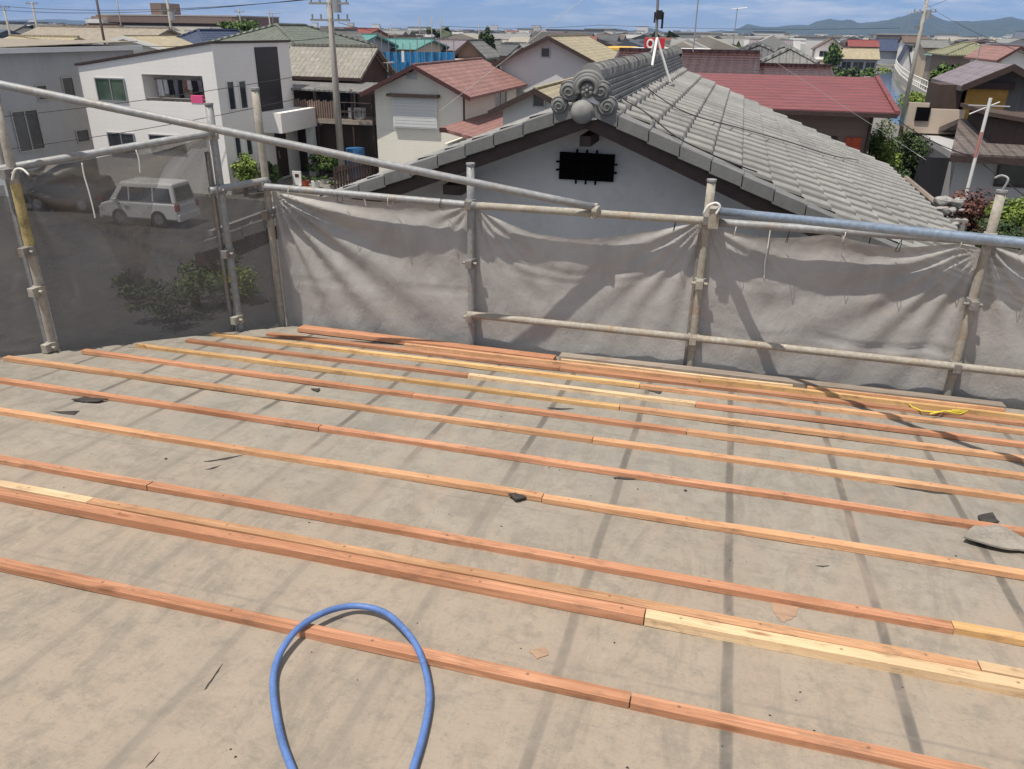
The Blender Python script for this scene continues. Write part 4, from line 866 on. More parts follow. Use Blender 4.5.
# ------------------------------------------------------------------ right side: brown house, low shingled house
ky = 27.0
P_ = lambda px, py, D=ky: at(px, py, D)
bh = thing('brown_house', 'dark brown house with an ochre panel and grey shingle roof at right', 'house', (10.5, 31, 0), GT)
ap = P_(1014,65); le = P_(962,86); bx = P_(940,100)
xa, xb = P_(966,100).x, P_(1075,100).x; zr = ap.z; ze = le.z
mb = MB(); mb.prism([(xa,0),(xb+1,0),(xb+1,ze),(ap.x,zr-.2),(xa,ze-.0)], 1, ky+.6, ky+4); mb.build('wall', M['w_greyboard'], bh)
g = (zr-ze)/(ap.x-le.x); mb = MB(); mb.slab([(le.x,ky+4.3,ze),(le.x,ky,ze),(ap.x,ky,zr),(ap.x,ky+4.3,zr)], .14); mb.slab([(ap.x,ky+4.3,zr),(ap.x,ky,zr),(ap.x+5,ky,zr-g*5),(ap.x+5,ky+4.3,zr-g*5)], .14); rf = mb.build('roof', M['ty_purple'], bh)
mb = MB(); mb.prism([(le.x,ze-.16),(ap.x,zr-.16),(ap.x+5,zr-g*5-.16),(ap.x+5,zr-g*5+.03),(ap.x,zr+.03),(le.x,ze+.03)], 1, ky-.05, ky-.004); mb.build('barge_board', M['trim_dark'], rf)
a, b_ = P_(967,92,ky+.55), P_(1001,119,ky+.55); mb = MB(); mb.box((a.x,ky+.52,b_.z-.2),(b_.x,ky+.598,a.z+.1)); mb.build('ochre_panel', M['ochre'], bh)
mb = MB(); mb.box((a.x,ky+.40,a.z+.1),(b_.x+.1,ky+.6,a.z+.3)); mb.build('beam', M['trim_dark'], bh)
a, b_ = P_(943,92), P_(967,112); mb = MB(); mb.box((a.x,ky+.6,0),(b_.x,ky+2.2,at(955,86,ky).z)); mb.build('dark_wing_or_shaded_gap', M['w_wood'], bh)
a, b_ = P_(911,103), P_(964,125); e = P_(930,110); mb = MB(); mb.box((a.x,ky+.2,b_.z-.3),(e.x,ky+.32,a.z)); mb.box((e.x,ky+.2,b_.z-.3),(b_.x,ky+.32,P_(950,110).z))
w0_, w1_ = P_(917,107,ky+.2), P_(928,121,ky+.2); wm = MB(); wm.box((w0_.x,ky+.15,w1_.z),(w1_.x,ky+.198,w0_.z)); wm.build('dark_window', M['void'], bh)
mb.build('balcony_wall', M['w_beige'], bh)
mb = MB(); mb.box((P_(913,110).x,ky+.25,0),(b_.x,ky+1.5,b_.z-.2)); mb.build('lower_floor', M['w_wood'], bh)
ly = 22.0; L_ = lambda px, py, D=ly: at(px, py, D)
lh = thing('shingled_house', 'low house with a dark brown shingle roof behind the striped aerial pole', 'house', (9, 25, 0), GT)
a, b_, c, d_ = L_(951,153), L_(1075,160), at(940,118,26), at(1075,121,26)
mb = MB(); mb.slab([(a.x,ly,a.z),(b_.x,ly,a.z),(b_.x,26,c.z),(c.x+.5,26,c.z)], .14); mb.slab([(c.x+.5,26.01,c.z),(b_.x,26.01,c.z),(b_.x,29,c.z-.9),(c.x,29,c.z-.9)], .14); rf = mb.build('roof', M['tx_shingle'], lh)
mb = MB(); mb.box((a.x,ly-.09,a.z-.2),(b_.x,ly-.004,a.z-.04)); mb.build('gutter', M['trim_dark'], rf)
w0 = L_(962,170).x; mb = MB(); mb.box((w0,ly+.7,0),(b_.x,28.6,a.z-.14)); mb.build('wall', M['w_grey'], lh)
mb = MB(); mb.box((a.x-.4,ly+1.4,0),(w0,28,a.z-.3)); mb.build('dark_wing_or_shaded_gap', M['w_black'], lh)  # box blackened to stand in for a deeply shaded gap
q0, q1 = L_(1004,152,ly+.7), L_(1030,186,ly+.7); windows(lh, 'y', ly+.7, [(q0.x,q1.x,q1.z,q0.z-.15)], frame='trim_dark')
mb = MB(); q = L_(998,128); mb.box((q.x+.25,ly+1.2,q.z-.9),(q.x+3.2,ly+3.9,q.z+.1)); mb.slab([(q.x,ly+1.0,q.z+.28),(q.x+3.5,ly+1.0,q.z-.2),(q.x+3.5,ly+4.0,q.z-.2),(q.x,ly+4.0,q.z+.28)], .1); mb.build('dormer', M['w_wood'], lh)
by = 18.5; a, b_ = at(966,192,by), at(990,98,by); ap_ = thing('aerial_pole', 'white aerial pole with a red band beside the shingled house', 'antenna', (a.x, by, 0))
k = b_.z
mb = MB(); mb.tube([(a.x,by,0),(a.x+.02,by,k)], .033, 8); mb.build('pole', M['trim_white'], ap_); zb = at(977,143,by).z
mb = MB(); mb.tube([(a.x+.01,by,zb-.28),(a.x+.012,by,zb+.22)], .036, 8); mb.build('red_band', M['faded_red'], ap_)
mb = MB(); mb.tube([(a.x-.35,by,k-.15),(a.x+.4,by,k-.15)], .015, 6); mb.tube([(a.x-.3,by,zb+.55),(a.x+.2,by,zb+.8)], .015, 6); mb.build('crossbar', M['alu'], ap_)

# ------------------------------------------------------------------ other houses, near to far
W2 = [(.15,.40,.58,.84),(.60,.85,.58,.84)]; W1 = [(.35,.65,.45,.80)]; W3 = [(.08,.24,.55,.85),(.40,.58,.55,.85),(.74,.92,.55,.85)]
house(502, 598, 45, 61, 36, 10.5, 'y', 'w_pale', 'beige', 'pale blue grey gabled house with a sunlit beige tile roof', [(.42,.50,1.04,1.12)], trim='trim_dark')
house(503, 572, 29.5, 106, 88, 7, 'y', 'w_pale', 'beige', 'small low house with a beige tile roof half hidden by the ridge ornament', [(.45,.60,1.0,1.10)])
house(0, 128, 58, 47, 27, 10, 'x', 'w_tanw', 'tan', 'house with a broad tan tile roof rising behind the grey house', [])
house(-20, 40, 44, 50, 36, 6, 'x', 'w_beige', 'beige', 'pale tile roof at the left edge above the eaves of the grey house')
house(62, 92, 72, 38, 24, 8, 'hip', 'w_brownish', 'brown', 'dark brown hipped roof left of the apartment block')
house(92, 168, 48, 47, 36, 8, 'y', 'w_cream', 'beige', 'cream house with white barge boards behind the white boxy house', trim='trim_white')
house(166, 206, 52, 46, 30, 8, 'hip', 'w_beige', 'navy', 'house with a navy panelled hip roof behind the white boxy house')
house(212, 296, 44, 46, 25, 9, 'hip', 'w_beige', 'green', 'dark olive hipped roof rising right behind the white boxy house')
house(289, 313, 50, 44, 29, 8, 'y', 'w_pale', 'grey', 'pale grey gable beside the olive hipped roof')
house(305, 352, 62, 45, 34, 8, 'x', 'w_bluegrey', 'teal', 'house with a teal roof left of the utility pole')
house(333, 362, 95, 36, 28.5, 8, 'x', 'w_beige', 'wine', 'house with a wine red roof far behind the utility pole')
house(372, 399, 110, 37, 29, 9, 'flat', 'w_beige', 'brown', 'brown flat topped block left of the blue sheets', W3, cat='building', name='block')
house(360, 412, 70, 48, 39, 9, 'x', 'w_beige', 'teal', 'wide teal roof just above the blue tarpaulin scaffold')
house(404, 426, 85, 47, 38, 7, 'hip', 'w_beige', 'grey', 'grey hipped roof above the blue tarpaulin scaffold')
house(424, 452, 78, 49, 40, 7, 'x', 'w_tanw', 'purple', 'purplish grey roof right above the blue tarpaulin scaffold')
house(458, 482, 62, 52, 40, 8, 'y', 'w_brownish', 'grey', 'brown walled house with a grey roof beside the conifer', W2)
house(480, 503, 66, 54, 44, 7, 'x', 'w_cream', 'darkgrey', 'cream house with a dark roof right of the conifer', W2)
house(500, 520, 74, 52, 43, 6, 'x', 'w_beige', 'grey', 'grey roofed house left of the blue grey gable')
house(597, 624, 105, 50, 44, 14, 'flat', 'w_cream', 'orange_sign', 'low shop with a yellow fascia right of the beige tile roof', [(.1,.9,.2,.6)], cat='shop', name='shop')
house(622, 706, 98, 52, 45, 12, 'flat', 'w_white', 'trim_white', 'long low white store behind the antenna mast', W3, cat='shop', name='store')
house(692, 711, 210, 42, 27.5, 14, 'flat', 'w_cream', 'concrete', 'five storey cream apartment block on the skyline right of the mast', [(.1,.42,z,z+.09) for z in (.12,.32,.52,.72,.88)]+[(.55,.9,z,z+.09) for z in (.12,.32,.52,.72,.88)], cat='apartments', name='apartment_block', over=0)
house(740, 776, 190, 38, 32, 12, 'flat', 'w_white', 'trim_white', 'long white building on the skyline above the dark hipped roof', W3, cat='building', name='office_building')
house(786, 806, 200, 40, 33, 12, 'flat', 'w_white', 'trim_white', 'white block with blue stripe on the skyline left of the canal', W3, cat='building', name='office_building')
house(752, 790, 120, 48, 40, 8, 'x', 'w_beige', 'purple', 'mauve grey roof behind the dark hipped roof', W2)
house(816, 846, 195, 48, 38, 8, 'y', 'w_white', 'brown', 'white house with a brown gable above the canal trees', W2)
house(800, 826, 190, 60, 52, 6, 'flat', 'w_beige', 'trim_white', 'long low pale garage above the canal trees', cat='garage', name='garage')
house(826, 836, 188, 63, 55, 4, 'flat', 'red_panel' if False else 'w_brownish', 'red_sign', 'tiny rust red hut at the end of the canal trees', cat='hut', name='hut')
house(841, 878, 185, 58, 48.5, 8, 'x', 'w_bluegrey', 'beige', 'building with a sunlit tan roof and dark shop front by the canal', [(.05,.3,.1,.7),(.36,.64,.1,.7),(.70,.95,.1,.7)])
house(850, 878, 225, 46, 40, 8, 'x', 'w_brownish', 'wine', 'wine red tile roof behind the sunlit tan roof')
house(878, 906, 240, 50, 39, 9, 'x', 'w_bluegrey', 'navy', 'blue grey roof at the far end of the canal')
house(898, 911, 200, 64, 45, 4, 'y', 'w_pale', 'navy', 'tall pale gabled hut at the far end of the canal', cat='hut', name='hut')
house(950, 1004, 100, 55, 43, 9, 'hip', 'w_brownish', 'khaki', 'house with an olive green hipped roof at upper right')
house(970, 995, 120, 44, 35, 8, 'flat', 'w_beige', 'trim_wine', 'peach block with a red brick base at upper right', cat='building', name='block')
house(1003, 1032, 70, 56, 46, 9, 'y', 'w_white', 'pink', 'white gable with red trim at the right edge', trim='trim_wine')
house(925, 948, 150, 47, 40, 8, 'x', 'w_tanw', 'grey', 'grey roof between the lattice pole and the olive roof', W2)
house(905, 927, 230, 42, 36, 8, 'x', 'w_white', 'brown', 'small brown roof behind the lattice pole', W2)

q0, q1 = at(645,38,92), at(664,50,92); sgn = thing('roadside_sign', 'red roadside sign with a white mark behind the antenna mast', 'sign', ((q0.x+q1.x)/2, 92, 0))
mb = MB(); mb.box((q0.x,91.9,q1.z),(q1.x,92.2,q0.z)); mb.build('panel', M['red_sign'], sgn); mb = MB(); mb.tube([((q0.x+q1.x)/2,92.1,0),((q0.x+q1.x)/2,92.1,q1.z)], .15, 8); mb.build('pole', M['steel'], sgn)
mb = MB(); w_ = q1.x-q0.x; mb.tube([(q0.x+w_*.30+.32*math.cos(a_*.35),91.85,(q0.z+q1.z)/2+.40*math.sin(a_*.35)) for a_ in range(19)], .10, 6); mb.build('white_mark', M['trim_white'], sgn)
# left skyline: long apartment block with a roof tower
root, ax0, ax1, aze, _ = house(96, 236, 150, 16, 16, 16, 'flat', 'w_brownish', 'concrete', 'long brown apartment block with open galleries on the left skyline', cat='apartments', name='apartment_block')
for k in range(4):
    mb = MB(); z = aze*(.25+.2*k); mb.box((ax0,148.6,z),(ax1,149.99,z+.16)); mb.box((ax0,148.6,z+.16),(ax1,148.75,z+1.1)); mb.build('gallery', M['w_brownish'] if k % 2 else M['concrete'], root)
a = at(152,18,152).x; b2 = at(163,18,152).x; mb = MB(); mb.box((a,152,aze+.25),(b2,158,at(157,3,152).z)); mb.build('roof_tower', M['w_brownish'], root)
a = at(90,30,147).x; b2 = at(104,30,147).x; mb = MB(); mb.box((a,147,0),(b2,152,at(97,19,147).z)); mb.build('white_stair_tower', M['trim_white'], root)
# blue tarpaulin scaffold
D = 56; a, b_ = at(376,52,D), at(455,66,D)
bt = thing('tarpaulin_scaffold', 'house under repair wrapped in blue tarpaulin beyond the cream house', 'scaffold', ((a.x+b_.x)/2, D+3, 0))
mb = MB(); n = 40; vs = []
for j in range(9):
    for i in range(n+1): u = i/n; vs.append((a.x+(b_.x-a.x)*u, D+.22*math.sin(u*70)*noise.noise(Vector((u*9, j*.4, 2))), (a.z+(at(455,52,D).z-a.z)*u)*(1-j/8*.9)))
mb.add(vs, [(j*(n+1)+i, j*(n+1)+i+1, (j+1)*(n+1)+i+1, (j+1)*(n+1)+i) for j in range(8) for i in range(n)])
q = n+1; vb = [(x, y+.05, z) for x, y, z in vs]; mb.add(vb, [(j*q+i, (j+1)*q+i, (j+1)*q+i+1, j*q+i+1) for j in range(8) for i in range(n)])
mb.build('tarpaulin', M['tarp'], bt); mb = MB()
mb.box((a.x+.3,D+.4,0),(b_.x-.3,D+7,a.z-.5)); mb.build('wall', M['w_beige'], bt)
for k in range(12):
    x = a.x+(b_.x-a.x)*k/11; mb = MB(); mb.tube([(x,D-.18,0),(x,D-.18,at(420,40,D).z+rnd.uniform(-.2,.5))], .03, 6); mb.build('pole', M['steel'], bt)
mb = MB(); mb.box((at(403,52,D).x,D-.20,at(403,62,D).z),(at(405.5,52,D).x,D-.30,at(403,51,D).z)); mb.build('pink_sheet', M['cloth_white'], bt)

# ------------------------------------------------------------------ trees and plants
def leaves(mb, c, rx, ry, rz, n, size, clumps=10, flat=.5, seed=0):
    r = random.Random(seed); cl = []
    for _ in range(clumps):
        while True:
            p = Vector((r.uniform(-1,1), r.uniform(-1,1), r.uniform(-1,1)))
            if p.length < 1: break
        cl.append((p*.78, r.uniform(.28,.5)))
    for _ in range(n):
        p, s = cl[r.randrange(clumps)]; d = Vector((r.gauss(0,1), r.gauss(0,1), r.gauss(0,1))).normalized()*s*(r.random()**.4)
        q = p+d; w = Vector((c[0]+q.x*rx, c[1]+q.y*ry, c[2]+q.z*rz)); z = size*r.uniform(.6,1.3)
        nrm = (d.normalized()+Vector((r.gauss(0,.5), r.gauss(0,.5), r.gauss(.4,.5)))).normalized(); t = nrm.orthogonal().normalized(); b2 = nrm.cross(t); an = r.random()*6.28; t, b2 = t*math.cos(an)+b2*math.sin(an), b2*math.cos(an)-t*math.sin(an)
        mb.add([w-t*z, w-b2*z*flat, w+t*z, w+b2*z*flat], [(0,1,2,3)])
def tree(name, label, cat, x, y, h, rx, rz, leaf, n=1500, size=.12, group=None, ry=None, trunk_h=None, clumps=14, seed=1):
    root = thing(name, label, cat, (x, y, 0), group); ry = ry or rx; tz = h-rz; mb = MB()
    mb.tube([(x,y,0),(x+.04*rx,y,tz*.5),(x,y+.03,tz),(x,y,tz+rz*.5)], [.09*rx+.05,.07*rx+.04,.05*rx+.03,.015], 8); r = random.Random(seed+5)
    for k in range(6):
        a_ = k*1.05+r.random(); mb.tube([(x,y,tz*(.6+.1*(k%3))),(x+.35*rx*math.cos(a_),y+.35*ry*math.sin(a_),tz+.1*rz),(x+.7*rx*math.cos(a_),y+.7*ry*math.sin(a_),tz+rz*r.uniform(.0,.5))], [.03*rx+.02,.02*rx+.012,.006], 6)
    mb.build('trunk', M['bark'], root, smooth=True); mb = MB(); leaves(mb, (x,y,tz), rx, ry, rz, n, size, clumps, .55, seed); mb.build('crown', M[leaf], root); return root
def px_tree(px, pyt, D, wpx, hpx, *a, **k):                       # crown top pixel, crown size in pixels
    sc = D*1.0/778*1.02; p = at(px, pyt, D); return tree(a[0], a[1], a[2], p.x, D, p.z, wpx/2*sc, hpx/2*sc, a[3], **k)
px_tree(241,153, 30.2, 34, 36, 'bush', 'bright green clipped bush against the white boxy house', 'bush', 'leaf_lime', n=2600, size=.07, seed=3, clumps=24)
px_tree(268,159, 32.3, 26, 26, 'bush', 'green bush beside the porch door of the white boxy house', 'bush', 'leaf', n=1600, size=.07, seed=4, clumps=20)
px_tree(320,151, 35.4, 36, 24, 'bush', 'olive hedge in front of the timber house', 'bush', 'leaf', n=1500, size=.07, seed=5, clumps=18)
px_tree(238,19, 62, 52, 18, 'tree', 'olive treetop behind the olive hipped roof on the left skyline', 'tree', 'leaf', n=1500, size=.18, seed=6)
px_tree(487,27, 66, 14, 26, 'conifer', 'dark conifer standing between grey roofs left of centre', 'tree', 'leaf_dark', n=1300, size=.16, seed=7)
px_tree(836,40, 186, 16, 22, 'tree', 'round green tree in front of the white house with the brown gable', 'tree', 'leaf', n=1100, size=.4, seed=8)
CT = 'trees along the canal'
for k, (px, py, D, w, h, lf, lb) in enumerate([(826,63,150,30,24,'leaf','green tree at the left end of the canal row'),(846,64,158,32,22,'leaf_dark','dark tree second in the canal row'),(866,66,165,26,18,'leaf','green tree third in the canal row'),
        (884,67,190,20,10,'leaf_lime','bright tree at the right end of the canal row'),(863,78,112,18,24,'leaf_lime','yellow green sapling leaning over the canal'),(850,80,118,16,18,'leaf','small tree below the canal row')]):
    px_tree(px, py, D, w, h, 'tree', lb, 'tree', lf, n=1800, size=.34, seed=20+k, group=CT, clumps=18)
for k, (px, py, D, w, h, lf, lb, n_) in enumerate([(893,118,26,34,60,'leaf','tall green tree beside the red roofed house',3200),(912,128,24,44,56,'leaf_dark','dark spreading tree in front of the pale balcony',3600),(890,140,23.5,26,50,'leaf_lime','lime green tree in the gap left of the dark one',1800),
        (950,63,60,24,22,'leaf','green tree below the olive green hipped roof',1500),(925,90,98,40,22,'leaf_lime','yellow green shrub on the canal wall',1600),(900,165,21,30,40,'leaf_dark','dark shrub in the shade behind the tile house',1600)]):
    px_tree(px, py, D, w, h, 'tree', lb, 'tree', lf, n=n_*2, size=.042*(1 if D < 30 else 3.6), seed=40+k, clumps=26)
px_tree(978,188, 15.5, 76, 60, 'shrub', 'reddish brown shrub behind the right scaffold post', 'shrub', 'leaf_red', n=5200, size=.040, seed=60, clumps=34)
px_tree(1016,196, 14.8, 44, 40, 'shrub', 'bright green shrub at the right edge behind the nets', 'shrub', 'leaf_lime', n=2600, size=.035, seed=61, clumps=24)
px_tree(1004,214, 14.2, 60, 40, 'shrub', 'dark green shrub below the reddish one', 'shrub', 'leaf_dark', n=2400, size=.035, seed=62, clumps=22)
mb = MB(); r = random.Random(4)
for k in range(18):
    p = at(940+r.uniform(-3,22), r.uniform(198,226), 15.2+r.uniform(-.3,.3)); q_ = r.uniform(.05,.11); o_ = len(mb.v); mb.ball(p, q_, r.uniform(.8,1.4), 1, r.uniform(.5,.9), 7, 5)
    mb.v[o_:] = [tuple(Vector(v)+Vector((noise.noise(Vector(v)*9), noise.noise(Vector(v)*9+Vector((5,0,0))), noise.noise(Vector(v)*9+Vector((0,7,0)))))*q_*.5) for v in mb.v[o_:]]
c0, c1 = at(938,215,15.2), at(962,226,15.2); mb.box((c0.x,14.9,0),(c1.x,15.6,c0.z)); tag(mb.build('garden_rockery', M['block']), 'pale piled garden stones beside the reddish shrub', 'rockery')
fa, fb = at(906,178,19), at(942,208,16.2); wf = thing('timber_handrail', 'small timber handrail in the gap right of the tile roof', 'handrail', (fa.x, 18, 0))
for k in range(4):
    p = fa.lerp(fb, k/3); mb = MB(); mb.box((p.x-.04,p.y-.04,0),(p.x+.04,p.y+.04,p.z)); mb.build('post', M['wood_old'], wf)
mb = MB(); mb.tube([fa, fb], .05, 6); mb.build('rail', M['wood_old'], wf)

# ------------------------------------------------------------------ poles and wires
def utility_pole(name, label, x, y, h, r=.16, arms=(), mat='pole_conc', extras=True, group=None, arm_w=.9):
    root = thing(name, label, 'utility pole', (x, y, 0), group); mb = MB(); mb.tube([(x,y,0),(x,y,h*.5),(x,y,h)], [r,r*.85,r*.68], 12); mb.build('pole', M[mat], root, smooth=True)
    for z in arms:
        mb = MB(); mb.box((x-arm_w,y-.12,z),(x+arm_w,y-.02,z+.09))
        for k in (-.9,-.45,.45,.9): mb.tube([(x+arm_w*k,y-.07,z+.09),(x+arm_w*k,y-.07,z+.28)], .045, 6)
        mb.build('crossarm', M['steel'], root)
    if extras:
        mb = MB(); mb.tube([(x+.34,y,h-2.2),(x+.34,y,h-1.5)], .20, 12); mb.build('transformer', M['alu'], root)
        mb = MB(); mb.box((x-.5,y-.1,h-3.0),(x-.12,y+.1,h-2.75)); mb.tube([(x+.1,y-.1,1.5),(x+.12,y-.1,h-2.4)], .03, 6); mb.build('cable_box', M['steel_dark'], root)
    return root
pp = ground(343,182); utility_pole('utility_pole', 'concrete utility pole standing before the timber house', pp.x, pp.y, 9.6, .17, (7.72, 8.6, 7.05), arm_w=.95)
rp_ = at(903,115,80); utility_pole('utility_pole', 'tall utility pole with many fittings beside the canal', rp_.x, 80, at(926,-10,80).z, .20, (8.6, 9.6), arm_w=.9)
p = at(104,40,46); utility_pole('utility_pole', 'thin dark pole leaning over the tan roofs at upper left', p.x, 46, at(99,-8,46).z, .10, (), 'trim_dark', False)
p = at(173,40,70); utility_pole('utility_pole', 'pale pole with a crossarm in front of the brown apartment block', p.x, 70, at(176,-6,70).z, .16, (9.2, 8.0), extras=True)
p = at(37,26,90); utility_pole('utility_pole', 'short pole on the skyline at far left', p.x, 90, at(33,2,90).z, .18, (9.0,), extras=False)
p = at(8,26,80); utility_pole('utility_pole', 'twin armed pole at the very left of the skyline', p.x, 80, at(5,9,80).z, .16, (8.3,), extras=False)
for px, y0_, y1_, D, lb in ((122,30,-5,110,'thin bare pole left of the apartment roof tower'),(271,34,10,95,'thin pole above the olive hipped roof'),(240,18,8,120,'tiny pole with a crossarm above the olive treetop'),
                            (391,40,24,120,'thin pole above the teal roofs'),(420,40,16,130,'slim pole on the skyline right of the brown block'),(432,40,17,130,'slim twin of the skyline pole, just right of it'),(441,40,17,130,'rightmost slim pole of the skyline trio'),(479,40,24,140,'thin pole left of the conifer'),(537,36,24,160,'thin pole on the skyline left of the beige tile roof')):
    p = at(px, y0_, D); t = at(px, y1_, D); utility_pole('skyline_pole', lb, p.x, D, t.z, .12, (t.z-.6,) if px in (240,) else (), 'steel_dark', False, 'thin poles on the skyline')
def aerial(px, pyb, pyt, D, label, w=.5, legs=False):
    a, b_ = at(px, pyb, D), at(px, pyt, D); root = thing('tv_antenna', label, 'antenna', (a.x, D, a.z)); mb = MB(); mb.tube([(a.x,D,a.z),(a.x,D,b_.z)], .022, 6); mb.build('mast', M['alu'], root)
    mb = MB(); mb.tube([(a.x-w*.6,D,b_.z-.05),(a.x+w,D,b_.z+.02)], .014, 6)
    for k in range(6): x = a.x-w*.5+w*1.4*k/5; mb.tube([(x,D-.25,b_.z-.03),(x,D+.25,b_.z-.03)], .009, 5)
    mb.build('yagi_elements', M['alu'], root)
aerial(693,52,-2,30,'tall rooftop aerial left of the cream apartment block', .4); aerial(733,45,8,42,'rooftop aerial above the dark hipped roof', .45)
aerial(906,40,12,60,'thin aerial left of the lattice like pole top') ; aerial(275,40,13,47,'rooftop aerial on the olive hipped roof'); aerial(388,72,62,35.4,'stub aerial on the red shingle roof', .3)
aerial(977,60,44,46,'small aerial on the olive green roof', .4)
def wire(a, b_, label, sag=.3, r=.012, mat='black_rubber', n=16):
    a, b_ = Vector(a), Vector(b_); mb = MB(); mb.tube([a.lerp(b_, i/n)-Vector((0,0,sag*4*(i/n)*(1-i/n))) for i in range(n+1)], r, 5)
    tag(mb.build('overhead_wire', M[mat], smooth=True), label, 'wire', 'overhead wires')
for k, (dx, z, py, lb) in enumerate(((-.85,7.95,10,'lowest'),(-.45,7.95,6,'second lowest'),(-.85,8.85,-2,'upper'))):
    wire((pp.x+dx, pp.y-.07, z), at(0, py, 46), f'{lb} wire running left from the concrete utility pole', .35, .014)
wire((pp.x+.4,pp.y-.07,7.0), at(440,31,66), 'thin wire from the concrete pole toward the slim skyline poles', .4, .012)
wire((pp.x,pp.y,6.4), at(0,34,38), 'wire passing low over the grey house from the concrete pole', .5, .014)
wire(at(0,117,27), at(300,76,31), 'service wire crossing the grey and white houses', .10, .013); wire(at(0,150,26), at(300,98,31), 'lower service wire crossing the grey and white houses', .15, .013)
wire(at(437,113,32), at(585,-2,24), 'pale wire slanting up from the cream house', .0, .008, 'trim_white'); wire(at(760,52,24), at(926,160,17), 'pale guy wire slanting across the red metal roof', .0, .0038, 'alu')
wire(at(898,120,24), at(1040,168,19), 'dark wire sagging over the shingled house', .25, .012); wire(at(925,3,80), at(1040,60,30), 'wire running right from the canal pole', .2, .012); wire(at(925,8,80), at(955,-4,48), 'short wire leaving the canal pole top', .05, .012)
wire(at(905,95,80), at(1030,200,16), 'black drop wire passing the striped aerial pole', .2, .010)
wire(at(440,26,130), at(600,25,150), 'thin wire along the skyline above the conifer', .4, .03); wire(at(600,25,150), at(900,28,150), 'thin wire along the skyline above the hills', .4, .03)

